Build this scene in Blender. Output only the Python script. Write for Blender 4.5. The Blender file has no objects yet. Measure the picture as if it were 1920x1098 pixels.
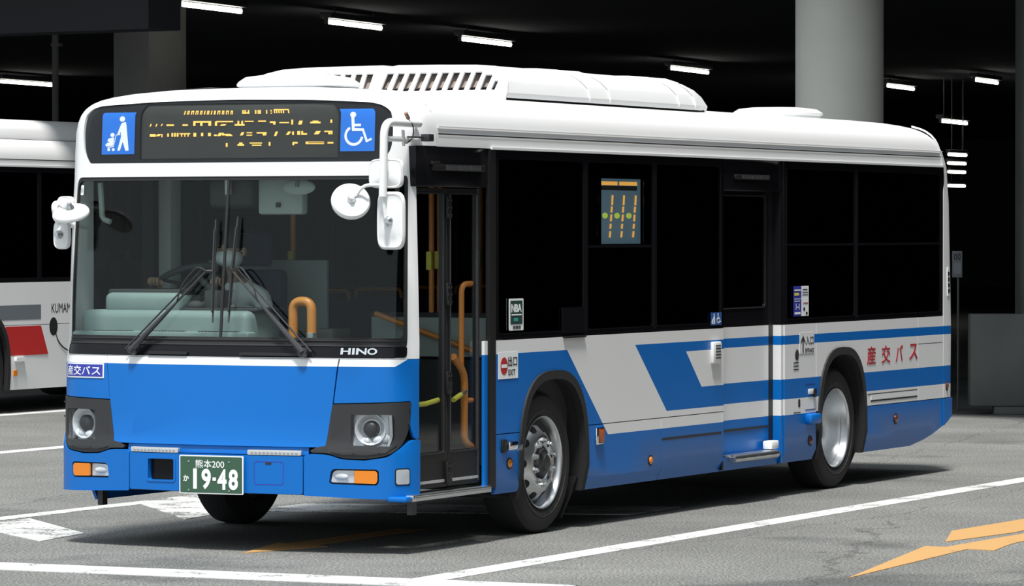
import bpy, bmesh, math, random
from mathutils import Vector, Matrix
random.seed(7)
scene = bpy.context.scene
COL = scene.collection
PI = math.pi

# ------------------------------------------------------------------ camera
cam_d = bpy.data.cameras.new('camera')
cam = bpy.data.objects.new('camera', cam_d)
COL.objects.link(cam)
cam_d.sensor_width = 36.0
cam_d.lens = 36.0 * 7908.0 / 1920.0
cam_d.clip_end = 600
_yaw, _pitch = 0.4440, -0.0150
_f = Vector((-math.sin(_yaw) * math.cos(_pitch), math.cos(_yaw) * math.cos(_pitch), math.sin(_pitch)))
_r = _f.cross(Vector((0, 0, 1))).normalized()
_u = _r.cross(_f)
cam.matrix_world = Matrix(((_r.x, _u.x, -_f.x, 12.839), (_r.y, _u.y, -_f.y, -22.694), (_r.z, _u.z, -_f.z, 1.981), (0, 0, 0, 1)))
scene.camera = cam

# ------------------------------------------------------------------ world, sun, exposure
world = bpy.data.worlds.new('overcast_sky')
scene.world = world
world.use_nodes = True
_bg = world.node_tree.nodes['Background']
_bg.inputs[0].default_value = (0.86, 0.94, 1.0, 1)
_bg.inputs[1].default_value = 1.0
sun_d = bpy.data.lights.new('sun', 'SUN')
sun_d.energy = 5.6
sun_d.angle = math.radians(9)
sun_d.color = (1.0, 0.97, 0.92)
sun = bpy.data.objects.new('sun', sun_d)
COL.objects.link(sun)
sun.rotation_euler = Vector((0.13, -0.33, 0.93)).to_track_quat('Z', 'Y').to_euler()
vs = scene.view_settings
vs.view_transform = 'Standard'
vs.look = 'None'
vs.gamma = 1.0
vs.use_curve_mapping = False
vs.exposure = 0.0
scene.cycles.max_bounces = 8
scene.cycles.transparent_max_bounces = 16

# ------------------------------------------------------------------ materials
def new_mat(name):
    m = bpy.data.materials.new(name)
    m.use_nodes = True
    return m, m.node_tree, m.node_tree.nodes['Principled BSDF']

def mat(name, col, rough=0.5, metal=0.0, var=0.04, scale=6.0, coat=0.0, bump=0.0, bscale=80.0, spec=0.5):
    m, nt, b = new_mat(name)
    N, L = nt.nodes, nt.links
    tc = N.new('ShaderNodeTexCoord')
    nz = N.new('ShaderNodeTexNoise'); nz.inputs['Scale'].default_value = scale; nz.inputs['Detail'].default_value = 5
    L.new(tc.outputs['Object'], nz.inputs['Vector'])
    mr = N.new('ShaderNodeMapRange')
    mr.inputs['To Min'].default_value = 1 - var; mr.inputs['To Max'].default_value = 1 + var
    L.new(nz.outputs['Fac'], mr.inputs['Value'])
    hs = N.new('ShaderNodeHueSaturation'); hs.inputs['Color'].default_value = (*col, 1)
    L.new(mr.outputs['Result'], hs.inputs['Value'])
    L.new(hs.outputs['Color'], b.inputs['Base Color'])
    b.inputs['Roughness'].default_value = rough
    b.inputs['Metallic'].default_value = metal
    b.inputs['Specular IOR Level'].default_value = spec
    b.inputs['Coat Weight'].default_value = coat
    b.inputs['Coat Roughness'].default_value = 0.06
    if bump > 0:
        n2 = N.new('ShaderNodeTexNoise'); n2.inputs['Scale'].default_value = bscale; n2.inputs['Detail'].default_value = 3
        L.new(tc.outputs['Object'], n2.inputs['Vector'])
        bp = N.new('ShaderNodeBump'); bp.inputs['Strength'].default_value = bump; bp.inputs['Distance'].default_value = 0.01
        L.new(n2.outputs['Fac'], bp.inputs['Height']); L.new(bp.outputs['Normal'], b.inputs['Normal'])
    return m

def emit(name, col, strength, base=(0.02, 0.02, 0.02)):
    m, nt, b = new_mat(name)
    b.inputs['Base Color'].default_value = (*base, 1)
    b.inputs['Emission Color'].default_value = (*col, 1)
    b.inputs['Emission Strength'].default_value = strength
    return m

def glass(name, tint, f0=0.04, rough=0.0):
    """thin pane: clear or tinted, with a Schlick reflection that is the same from both sides"""
    m = bpy.data.materials.new(name); m.use_nodes = True
    nt = m.node_tree; N, L = nt.nodes, nt.links
    N.clear()
    out = N.new('ShaderNodeOutputMaterial'); mx = N.new('ShaderNodeMixShader')
    tr = N.new('ShaderNodeBsdfTransparent'); tr.inputs[0].default_value = (*tint, 1)
    gl = N.new('ShaderNodeBsdfGlossy'); gl.inputs['Roughness'].default_value = rough; gl.inputs[0].default_value = (1, 1, 1, 1)
    geo = N.new('ShaderNodeNewGeometry')
    dt = N.new('ShaderNodeVectorMath'); dt.operation = 'DOT_PRODUCT'
    L.new(geo.outputs['Normal'], dt.inputs[0]); L.new(geo.outputs['Incoming'], dt.inputs[1])
    def mth(op, a=None, b=None):
        n = N.new('ShaderNodeMath'); n.operation = op
        for i, v in enumerate((a, b)):
            if v is None: continue
            if isinstance(v, (int, float)): n.inputs[i].default_value = v
            else: L.new(v, n.inputs[i])
        return n.outputs[0]
    c = mth('ABSOLUTE', dt.outputs['Value'])
    p5 = mth('POWER', mth('SUBTRACT', 1.0, c), 5.0)
    fac = mth('ADD', mth('MULTIPLY', p5, 1.0 - f0), f0)
    L.new(fac, mx.inputs[0]); L.new(tr.outputs[0], mx.inputs[1]); L.new(gl.outputs[0], mx.inputs[2])
    L.new(mx.outputs[0], out.inputs[0])
    return m

M = {}
M['white'] = mat('white_paint', (0.80, 0.81, 0.82), 0.32, coat=0.15, var=0.015)
M['blue'] = mat('blue_paint', (0.002, 0.138, 0.50), 0.34, coat=0.06, var=0.03, scale=3, spec=0.3)
M['black_gloss'] = mat('black_gloss', (0.008, 0.008, 0.010), 0.15, spec=0.2)
M['black'] = mat('black_plastic', (0.010, 0.010, 0.011), 0.45, spec=0.35)
M['rubber'] = mat('rubber', (0.014, 0.014, 0.015), 0.7, bump=0.15)
M['bezel'] = mat('dark_grey_plastic', (0.022, 0.023, 0.026), 0.5)
M['chrome'] = mat('chrome', (0.85, 0.86, 0.88), 0.12, metal=1.0)
M['alu'] = mat('aluminium', (0.62, 0.64, 0.66), 0.33, metal=1.0, var=0.08, scale=20)
M['alu_dull'] = mat('dull_aluminium', (0.55, 0.56, 0.57), 0.5, metal=0.6, var=0.1)
M['reflector'] = mat('lamp_reflector', (0.72, 0.74, 0.77), 0.25, metal=0.35, var=0.15, scale=25)
M['steel_dark'] = mat('dark_steel', (0.06, 0.06, 0.065), 0.4, metal=0.7, var=0.2, scale=30)
M['wiper'] = mat('wiper_metal', (0.05, 0.05, 0.055), 0.35, metal=0.3)
M['wheel_rim'] = mat('steering_rim', (0.05, 0.052, 0.055), 0.5)
M['pale_in'] = mat('interior_pale', (0.55, 0.58, 0.56), 0.6)
M['under'] = mat('underbody', (0.012, 0.012, 0.013), 0.8)
M['orange_lens'] = mat('orange_lens', (0.75, 0.22, 0.01), 0.18, coat=0.6)
M['red_lens'] = mat('dark_red_lens', (0.16, 0.035, 0.015), 0.25, coat=0.5)
M['clear'] = glass('clear_lens', (0.97, 0.98, 0.985), 0.012)
M['windshield'] = glass('windshield_glass', (0.92, 0.97, 0.955), 0.012)
M['tint'] = glass('tinted_glass', (0.06, 0.065, 0.07), 0.04)
M['doorglass'] = glass('door_glass', (0.95, 0.97, 0.965), 0.015)
M['pole'] = mat('orange_handrail', (0.62, 0.22, 0.045), 0.4)
M['yellow'] = mat('yellow_guard', (0.75, 0.68, 0.10), 0.5)
M['dash'] = mat('grey_dashboard', (0.19, 0.235, 0.235), 0.6, var=0.1)
M['grey_in'] = mat('interior_grey', (0.30, 0.33, 0.32), 0.6)
M['dark_in'] = mat('interior_dark', (0.03, 0.03, 0.032), 0.8)
M['seat'] = mat('blue_seat_fabric', (0.012, 0.02, 0.055), 0.9, var=0.2, scale=40)
M['picto_blue'] = mat('pictogram_blue', (0.005, 0.17, 0.70), 0.4)
M['picto_white'] = mat('pictogram_white', (0.85, 0.88, 0.90), 0.5)
M['plate_green'] = mat('plate_green', (0.035, 0.095, 0.055), 0.45)
M['navy'] = mat('navy_label', (0.03, 0.04, 0.36), 0.45)
M['red'] = mat('red_print', (0.45, 0.02, 0.03), 0.5)
M['ink'] = mat('black_print', (0.02, 0.02, 0.022), 0.5)
M['led'] = emit('led_orange', (1.0, 0.55, 0.10), 1.6)
M['led_board'] = mat('led_board', (0.020, 0.022, 0.018), 0.5, var=0.35, scale=5)
M['led_green'] = emit('led_green', (0.6, 0.8, 0.1), 0.6)
M['side_disp'] = emit('display_grey', (0.05, 0.09, 0.115), 0.9, (0.05, 0.07, 0.08))
M['side_led'] = emit('display_amber', (0.9, 0.45, 0.08), 0.9)
M['shirt'] = mat('white_shirt', (0.88, 0.90, 0.90), 0.8, bump=0.2, bscale=25)
M['skin'] = mat('skin', (0.42, 0.26, 0.18), 0.6)
M['trousers'] = mat('dark_trousers', (0.03, 0.035, 0.06), 0.9)
M['hair'] = mat('dark_hair', (0.015, 0.013, 0.012), 0.7)

# ------------------------------------------------------------------ mesh helpers
def link(o, parent=None):
    COL.objects.link(o)
    if parent is not None:
        o.parent = parent
    return o

def finish(name, bm, mats, parent=None, smooth=True, angle=38, recalc=True):
    if recalc:
        bmesh.ops.recalc_face_normals(bm, faces=bm.faces)
    me = bpy.data.meshes.new(name)
    bm.to_mesh(me); bm.free()
    if not isinstance(mats, (list, tuple)):
        mats = [mats]
    for m in mats:
        me.materials.append(M[m] if isinstance(m, str) else m)
    if smooth:
        for p in me.polygons:
            p.use_smooth = True
        me.set_sharp_from_angle(angle=math.radians(angle))
    return link(bpy.data.objects.new(name, me), parent)

def empty(name, loc=(0, 0, 0), parent=None):
    o = bpy.data.objects.new(name, None)
    o.empty_display_size = 0.2
    o.location = loc
    return link(o, parent)

def tag(o, label=None, cat=None, group=None, kind=None):
    if label: o['label'] = label
    if cat: o['category'] = cat
    if group: o['group'] = group
    if kind: o['kind'] = kind
    return o

def box_bm(bm, x0, x1, y0, y1, z0, z1, bev=0.0, seg=2):
    r = bmesh.ops.create_cube(bm, size=1.0)
    vs_ = r['verts']
    for v in vs_:
        v.co = Vector(((x0 + x1) / 2 + v.co.x * (x1 - x0), (y0 + y1) / 2 + v.co.y * (y1 - y0), (z0 + z1) / 2 + v.co.z * (z1 - z0)))
    if bev > 0:
        es = {e for v in vs_ for e in v.link_edges}
        bmesh.ops.bevel(bm, geom=list(es), offset=bev, segments=seg, affect='EDGES', profile=0.5)

def box(name, x0, x1, y0, y1, z0, z1, m, parent=None, bev=0.0, seg=2):
    bm = bmesh.new(); box_bm(bm, x0, x1, y0, y1, z0, z1, bev, seg)
    return finish(name, bm, m, parent)

def tube_bm(bm, pts, r, n=10, cap=True):
    pts = [Vector(p) for p in pts]
    rs = r if isinstance(r, (list, tuple)) else [r] * len(pts)
    rings = []
    up = None
    for i, p in enumerate(pts):
        if i == 0: t = pts[1] - p
        elif i == len(pts) - 1: t = p - pts[i - 1]
        else: t = (pts[i + 1] - p).normalized() + (p - pts[i - 1]).normalized()
        t.normalize()
        if up is None:
            a = Vector((0, 0, 1)) if abs(t.z) < 0.9 else Vector((1, 0, 0))
            up = (a - t * a.dot(t)).normalized()
        else:
            up = (up - t * up.dot(t)).normalized()
        s = t.cross(up)
        rings.append([bm.verts.new(p + (up * math.cos(k * 2 * PI / n) + s * math.sin(k * 2 * PI / n)) * rs[i]) for k in range(n)])
    for a, b in zip(rings, rings[1:]):
        for k in range(n):
            bm.faces.new((a[k], a[(k + 1) % n], b[(k + 1) % n], b[k]))
    if cap:
        bm.faces.new(rings[0][::-1]); bm.faces.new(rings[-1])

def bendpath(pts, rad=0.05, n=6):
    pts = [Vector(p) for p in pts]
    out = [pts[0]]
    for a, b, c in zip(pts, pts[1:], pts[2:]):
        d1 = (a - b); d2 = (c - b)
        k = min(rad, d1.length * 0.48, d2.length * 0.48)
        p0 = b + d1.normalized() * k; p1 = b + d2.normalized() * k
        for i in range(n + 1):
            t = i / n
            out.append(p0 * (1 - t) ** 2 + b * 2 * t * (1 - t) + p1 * t * t)
    out.append(pts[-1])
    return out

def tube(name, pts, r, m, parent=None, n=10, rad=None):
    bm = bmesh.new()
    tube_bm(bm, bendpath(pts, rad) if rad else pts, r, n)
    return finish(name, bm, m, parent)

def lathe_bm(bm, prof, axis='x', c=(0, 0, 0), n=48, closed=False, cap=True):
    """prof: list of (a, r): a along axis, r radius"""
    c = Vector(c); rings = []
    for a, r in prof:
        ring = []
        for k in range(n):
            t = k * 2 * PI / n
            if axis == 'x': v = Vector((a, r * math.cos(t), r * math.sin(t)))
            elif axis == 'y': v = Vector((r * math.cos(t), a, r * math.sin(t)))
            else: v = Vector((r * math.cos(t), r * math.sin(t), a))
            ring.append(bm.verts.new(c + v))
        rings.append(ring)
    pairs = list(zip(rings, rings[1:]))
    if closed: pairs.append((rings[-1], rings[0]))
    for a, b in pairs:
        for k in range(n):
            bm.faces.new((a[k], a[(k + 1) % n], b[(k + 1) % n], b[k]))
    if not closed and cap:
        bm.faces.new(rings[0][::-1]); bm.faces.new(rings[-1])

def lathe(name, prof, m, parent=None, axis='x', c=(0, 0, 0), n=48, closed=False, angle=38, cap=True):
    bm = bmesh.new(); lathe_bm(bm, prof, axis, c, n, closed, cap)
    return finish(name, bm, m, parent, angle=angle)

# ------------------------------------------------------------------ 2D polygons and wrapped patches
def rounded(poly, r, n=5):
    rs = r if isinstance(r, (list, tuple)) else [r] * len(poly)
    out = []
    for i, b in enumerate(poly):
        a = Vector(poly[i - 1]); c = Vector(poly[(i + 1) % len(poly)]); b = Vector(b)
        d1 = a - b; d2 = c - b
        k = min(rs[i], d1.length * 0.49, d2.length * 0.49)
        if k < 1e-5:
            out.append(tuple(b)); continue
        p0 = b + d1.normalized() * k; p1 = b + d2.normalized() * k
        for j in range(n + 1):
            t = j / n
            out.append(tuple(p0 * (1 - t) ** 2 + b * 2 * t * (1 - t) + p1 * t * t))
    return out

def rect(a0, b0, a1, b1, r=0.0, n=5):
    p = [(a0, b0), (a1, b0), (a1, b1), (a0, b1)]
    return rounded(p, r, n) if r > 0 else p

def circle(cx, cy, r, n=20, ry=None):
    return [(cx + r * math.cos(k * 2 * PI / n), cy + (ry or r) * math.sin(k * 2 * PI / n)) for k in range(n)]

def stroke(pts, w):
    """thick open polyline as a polygon"""
    L, R = [], []
    for i, p in enumerate(pts):
        p = Vector(p)
        if i == 0: t = Vector(pts[1]) - p
        elif i == len(pts) - 1: t = p - Vector(pts[i - 1])
        else: t = (Vector(pts[i + 1]) - p).normalized() + (p - Vector(pts[i - 1])).normalized()
        t.normalize(); nrm = Vector((-t.y, t.x)) * w / 2
        L.append(tuple(p + nrm)); R.append(tuple(p - nrm))
    return L + R[::-1]

def poly_bm(groups):
    """groups: list of [outer, hole, ...]; one flat triangulated bmesh in the (u, z) plane"""
    bm = bmesh.new()
    for g in groups:
        es = []
        for ring in g:
            vs_ = [bm.verts.new((a, b, 0)) for a, b in ring]
            es += [bm.edges.new((vs_[i], vs_[(i + 1) % len(vs_)])) for i in range(len(vs_))]
        bmesh.ops.triangle_fill(bm, use_beauty=True, use_dissolve=False, edges=es)
    return bm

def cut(bm, p, nrm):
    bmesh.ops.bisect_plane(bm, geom=bm.verts[:] + bm.edges[:] + bm.faces[:], dist=1e-5, plane_co=(p[0], p[1], 0), plane_no=(nrm[0], nrm[1], 0))

# body surface of the bus -----------------------------------------------
S = 1.245
def tabv(tab, z):
    if z <= tab[0][0]: return tab[0][1]
    for (a, va), (b, vb) in zip(tab, tab[1:]):
        if z <= b: return va + (vb - va) * (z - a) / (b - a)
    return tab[-1][1]
C_TAB = [(.20, .03), (.32, .0), (.62, .0), (.70, .02), (1.15, .045), (1.30, .085), (1.8, .14), (2.30, .195), (2.60, .21), (2.70, .217), (2.74, .225), (2.77, .240), (2.80, .270), (2.82, .31), (2.84, .37), (2.86, .46), (2.87, .56), (2.88, .75)]
RF_TAB = [(.2, 4.5), (.65, 4.5), (1.3, 6.), (2.2, 12.), (2.9, 12.)]
HW_TAB = [(.2, 1.225), (.25, 1.235), (.33, 1.245), (2.52, 1.245), (2.60, 1.240), (2.66, 1.228), (2.71, 1.205), (2.75, 1.172), (2.78, 1.130), (2.80, 1.085), (2.82, 1.015), (2.84, .905), (2.86, .71), (2.87, .56), (2.88, .35)]
R_TAB = [(.2, 10.16), (1.2, 10.18), (2.2, 10.12), (2.50, 10.06), (2.62, 10.02), (2.70, 9.97), (2.76, 9.90), (2.80, 9.82), (2.84, 9.65), (2.86, 9.5), (2.88, 9.2)]
UA, UB, YB = .98, 1.75, .60
def outline(z):
    c, Rf, hw = tabv(C_TAB, z), tabv(RF_TAB, z), tabv(HW_TAB, z)
    rc = min(.25, hw * .6)
    cy = Rf - math.sqrt((Rf - rc) ** 2 - (hw - rc) ** 2)
    tx = (hw - rc) * Rf / (Rf - rc); ty = Rf - (Rf - cy) * Rf / (Rf - rc)
    return c, Rf, hw, rc, cy, tx, ty
def W(u, z, off=0.0):
    """u = x over the front, u - 1.15 = y along the sides"""
    sg = 1 if u >= 0 else -1; u = abs(u)
    c, Rf, hw, rc, cy, tx, ty = outline(z)
    ua = min(UA, tx)
    if u <= UA:
        x = u * ua / UA; y = Rf - math.sqrt(Rf * Rf - x * x); nx, ny = x / Rf, -(Rf - y) / Rf
    elif u >= UB:
        x = hw; y = u - (UB - YB) - c; nx, ny = 1, 0
    else:
        a0 = math.asin(ua / Rf); a1 = math.asin(tx / Rf); L1 = Rf * (a1 - a0); n0 = math.atan2(tx, Rf - ty)
        L2 = rc * (PI / 2 - n0); L3 = max(YB - c - cy, 1e-4)
        d = (u - UA) / (UB - UA) * (L1 + L2 + L3)
        if d <= L1:
            a = a0 + d / Rf; x = Rf * math.sin(a); y = Rf - Rf * math.cos(a); nx, ny = math.sin(a), -math.cos(a)
        elif d <= L1 + L2:
            a = n0 + (d - L1) / rc; x = (hw - rc) + rc * math.sin(a); y = cy - rc * math.cos(a); nx, ny = math.sin(a), -math.cos(a)
        else:
            x = hw; y = cy + d - L1 - L2; nx, ny = 1, 0
    return Vector((sg * (x + nx * off), y + c + ny * off, z))
def SIDE(x0):
    return lambda y, z, off=0.0: Vector((x0 + off, y, z))
def SIDEL(x0):
    return lambda y, z, off=0.0: Vector((-(x0 + off), -y, z))       # a runs towards the front
ZK = [.33, .45, .62, .66, .70, .85, 1.0, 1.15, 1.22, 1.30, 1.5, 1.65, 1.8, 2.0, 2.15, 2.30, 2.45, 2.60, 2.66, 2.70, 2.735, 2.76, 2.78, 2.80]

def wrap(name, bm, mp, off, th, mats, parent, matfn=None, front=True, sub=0.06):
    """bend a flat bmesh over the mapping and give it thickness"""
    if front:
        us = [v.co.x for v in bm.verts]; zs = [v.co.y for v in bm.verts]
        u = math.ceil(max(min(us), -1.78) / sub) * sub
        while u < min(max(us), 1.78):
            cut(bm, (u, 0), (1, 0)); u += sub
        for z in ZK:
            if min(zs) + 1e-3 < z < max(zs) - 1e-3: cut(bm, (0, z), (0, 1))
    for f in bm.faces:
        if f.normal.z < 0: f.normal_flip()
        if matfn:
            c = f.calc_center_median(); f.material_index = matfn(c.x, c.y)
    bm.normal_update()
    fl = [f for f in bm.faces if f.normal.z < 0]
    if fl: bmesh.ops.reverse_faces(bm, faces=fl)
    flat = {v: (v.co.x, v.co.y) for v in bm.verts}
    faces = list(bm.faces)
    bnd = [e for e in bm.edges if len(e.link_faces) == 1]
    inner = {}
    if th > 0:
        for v, (a, b) in flat.items():
            inner[v] = bm.verts.new(mp(a, b, off - th))
        for f in faces:
            nf = bm.faces.new([inner[v] for v in reversed(f.verts)]); nf.material_index = f.material_index
        for e in bnd:
            f = e.link_faces[0]
            lp = [l for l in f.loops if l.edge == e][0]
            a, b = lp.vert, lp.link_loop_next.vert
            nf = bm.faces.new((b, a, inner[a], inner[b])); nf.material_index = f.material_index
    for v, (a, b) in flat.items():
        v.co = mp(a, b, off)
    return finish(name, bm, mats, parent, recalc=False)

def patch(name, rings, mp, off, th, mats, parent, matfn=None, front=True, cuts=(), sub=0.06):
    bm = poly_bm([rings])
    for p, nrm in cuts: cut(bm, p, nrm)
    return wrap(name, bm, mp, off, th, mats, parent, matfn, front, sub)

def patches(name, groups, mp, off, th, mats, parent, front=True, sub=0.06):
    return wrap(name, poly_bm(groups), mp, off, th, mats, parent, None, front, sub)

_tc = bpy.data.curves.new('text_source', 'FONT')
_to = bpy.data.objects.new('text_source', _tc)
COL.objects.link(_to)
def text_bm(body, a0, b0, a1, b1, bold=0.0, shear=0.0):
    """flat lettering fitted into the box"""
    _tc.body = body; _tc.offset = bold; _tc.shear = shear; _tc.resolution_u = 4; _tc.fill_mode = 'FRONT'
    dg = bpy.context.evaluated_depsgraph_get()
    ev = _to.evaluated_get(dg); me = ev.to_mesh()
    bm = bmesh.new(); bm.from_mesh(me); ev.to_mesh_clear()
    bmesh.ops.remove_doubles(bm, verts=bm.verts, dist=1e-5)
    xs = [v.co.x for v in bm.verts]; ys = [v.co.y for v in bm.verts]
    for v in bm.verts:
        v.co = Vector((a0 + (v.co.x - min(xs)) / (max(xs) - min(xs)) * (a1 - a0), b0 + (v.co.y - min(ys)) / (max(ys) - min(ys)) * (b1 - b0), 0))
    bmesh.ops.triangulate(bm, faces=bm.faces)
    bm.normal_update()
    return bm
def text(name, body, mp, a0, b0, a1, b1, m, parent, off=0.003, th=0.0015, bold=0.0, front=False):
    return wrap(name, text_bm(body, a0, b0, a1, b1, bold), mp, off, th, m, parent, None, front)

# ================================================================== the place
def asphalt():
    m, nt, b = new_mat('asphalt')
    N, L = nt.nodes, nt.links
    tc = N.new('ShaderNodeTexCoord')
    def noise(sc, det=6, rgh=0.6, vec=None):
        n = N.new('ShaderNodeTexNoise'); n.inputs['Scale'].default_value = sc; n.inputs['Detail'].default_value = det
        n.inputs['Roughness'].default_value = rgh
        L.new(vec or tc.outputs['Object'], n.inputs['Vector']); return n
    def ramp(src, stops):
        r = N.new('ShaderNodeValToRGB'); e = r.color_ramp.elements
        e[0].position, e[0].color = stops[0][0], (*stops[0][1], 1); e[1].position, e[1].color = stops[-1][0], (*stops[-1][1], 1)
        for p, c in stops[1:-1]:
            k = e.new(p); k.color = (*c, 1)
        L.new(src, r.inputs['Fac']); return r
    def mul(a, b_, fac=1.0):
        x = N.new('ShaderNodeMix'); x.data_type = 'RGBA'; x.blend_type = 'MULTIPLY'; x.inputs['Factor'].default_value = fac
        L.new(a, x.inputs['A']); L.new(b_, x.inputs['B']); return x.outputs['Result']
    base = ramp(noise(0.55, 5).outputs['Fac'], [(0.25, (0.120, 0.123, 0.120)), (0.75, (0.205, 0.208, 0.202))])
    grit = ramp(noise(62, 3, 0.75).outputs['Fac'], [(0.34, (0.12, 0.12, 0.12)), (0.50, (0.80, 0.80, 0.80)), (0.66, (2.6, 2.6, 2.55))])
    c = mul(base.outputs['Color'], grit.outputs['Color'], 0.8)
    st = ramp(noise(0.32, 4).outputs['Fac'], [(0.56, (1, 1, 1)), (0.64, (0.62, 0.63, 0.64))])
    c = mul(c, st.outputs['Color'])
    # long cracks that follow the lanes
    mp = N.new('ShaderNodeMapping'); mp.inputs['Scale'].default_value = (0.34, 0.075, 1.0)
    L.new(tc.outputs['Object'], mp.inputs['Vector'])
    wob = noise(1.3, 3)
    mx = N.new('ShaderNodeMix'); mx.data_type = 'RGBA'; mx.blend_type = 'LINEAR_LIGHT'; mx.inputs['Factor'].default_value = 0.06
    L.new(mp.outputs['Vector'], mx.inputs['A']); L.new(wob.outputs['Color'], mx.inputs['B'])
    vo = N.new('ShaderNodeTexVoronoi'); vo.feature = 'DISTANCE_TO_EDGE'; vo.inputs['Scale'].default_value = 1.0
    L.new(mx.outputs['Result'], vo.inputs['Vector'])
    cr = ramp(vo.outputs['Distance'], [(0.0, (0.5, 0.5, 0.5)), (0.004, (1, 1, 1))])
    c = mul(c, cr.outputs['Color'], 0.8)
    L.new(c, b.inputs['Base Color'])
    b.inputs['Roughness'].default_value = 0.85
    b.inputs['Specular IOR Level'].default_value = 0.3
    bp = N.new('ShaderNodeBump'); bp.inputs['Strength'].default_value = 0.5; bp.inputs['Distance'].default_value = 0.012
    L.new(noise(70, 3).outputs['Fac'], bp.inputs['Height']); L.new(bp.outputs['Normal'], b.inputs['Normal'])
    return m
def road_paint(name, col, under=(0.13, 0.13, 0.13), wear=0.42):
    m, nt, b = new_mat(name)
    N, L = nt.nodes, nt.links
    tc = N.new('ShaderNodeTexCoord')
    n1 = N.new('ShaderNodeTexNoise'); n1.inputs['Scale'].default_value = 42; n1.inputs['Detail'].default_value = 4
    n2 = N.new('ShaderNodeTexNoise'); n2.inputs['Scale'].default_value = 3.0; n2.inputs['Detail'].default_value = 4
    for n in (n1, n2): L.new(tc.outputs['Object'], n.inputs['Vector'])
    ad = N.new('ShaderNodeMath'); ad.operation = 'MULTIPLY_ADD'; ad.inputs[1].default_value = 0.55
    L.new(n2.outputs['Fac'], ad.inputs[0])
    sc = N.new('ShaderNodeMath'); sc.operation = 'MULTIPLY'; sc.inputs[1].default_value = 0.45
    L.new(n1.outputs['Fac'], sc.inputs[0]); L.new(sc.outputs[0], ad.inputs[2])
    r = N.new('ShaderNodeValToRGB'); e = r.color_ramp.elements
    e[0].position, e[0].color = wear - 0.05, (*under, 1); e[1].position, e[1].color = wear + 0.02, (*col, 1)
    L.new(ad.outputs[0], r.inputs['Fac']); L.new(r.outputs['Color'], b.inputs['Base Color'])
    b.inputs['Roughness'].default_value = 0.7
    return m
M['asphalt'] = asphalt()
M['line_white'] = road_paint('road_paint_white', (0.54, 0.55, 0.55), wear=0.42)
M['line_worn'] = road_paint('road_paint_worn', (0.54, 0.55, 0.54), wear=0.47)
M['line_yellow'] = road_paint('road_paint_yellow', (0.47, 0.27, 0.10), wear=0.36)
M['concrete'] = mat('pale_concrete', (0.52, 0.52, 0.48), 0.85, var=0.12, scale=1.5, bump=0.15, bscale=20)
M['concrete_dk'] = mat('dark_concrete', (0.11, 0.115, 0.112), 0.9, var=0.35, scale=2.0, bump=0.2, bscale=15)
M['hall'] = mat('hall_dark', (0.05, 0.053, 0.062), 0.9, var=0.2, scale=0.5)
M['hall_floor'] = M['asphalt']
M['unseen_facade'] = mat('unseen_facade', (0.09, 0.09, 0.09), 0.9)
M['fluor'] = emit('fluorescent_tube', (1.0, 0.97, 0.90), 9.0)
M['lamp_metal'] = mat('lamp_metal', (0.10, 0.10, 0.10), 0.5)

def struct(o):
    o['kind'] = 'structure'; return o
bm = bmesh.new()
vs4 = [bm.verts.new(p) for p in ((-90, -60, 0), (60, -60, 0), (60, 125, 0), (-90, 125, 0))]
bm.faces.new(vs4)
struct(finish('floor', bm, 'asphalt'))

def prism(name, pts, z0, z1, m, parent=None, bev=0.0):
    bm = bmesh.new()
    a = [bm.verts.new((x, y, z0)) for x, y in pts]; b = [bm.verts.new((x, y, z1)) for x, y in pts]
    bm.faces.new(a[::-1]); bm.faces.new(b)
    n = len(pts)
    for i in range(n): bm.faces.new((a[i], a[(i + 1) % n], b[(i + 1) % n], b[i]))
    if bev: bmesh.ops.bevel(bm, geom=bm.edges[:], offset=bev, segments=2, affect='EDGES')
    return finish(name, bm, m, parent)

# the garage hall behind the bus, open towards the yard
struct(prism('ceiling', [(-70, 16.4), (-9.2, 16.4), (-9.2, 18.3), (-1.6, 18.0), (16, 11.5), (30, 11.5), (30, 118), (-70, 118)], 5.15, 5.6, 'hall'))  # unseen front edge stepped so its shade falls on the white bus and barrier
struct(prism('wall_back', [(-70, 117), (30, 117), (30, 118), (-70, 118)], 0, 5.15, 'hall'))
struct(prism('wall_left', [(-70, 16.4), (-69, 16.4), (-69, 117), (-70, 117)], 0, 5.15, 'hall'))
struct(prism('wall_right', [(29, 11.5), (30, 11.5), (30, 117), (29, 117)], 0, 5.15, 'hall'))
struct(prism('wall_sky_block', [(-70, 16.4), (-9.2, 16.4), (-9.2, 18.3), (-1.6, 18.0), (16, 11.5), (30, 11.5), (30, 26), (-70, 30)], 5.6, 17, 'unseen_facade'))  # unseen mass above the opening, added to block the sky behind the bus
# unseen block added right of the yard, shading the door side of the bus
struct(prism('added_shade_wall', [(9.6, -7), (12, -7), (12, 12.4), (9.6, 12.9)], 0, 11, 'unseen_facade'))

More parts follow.
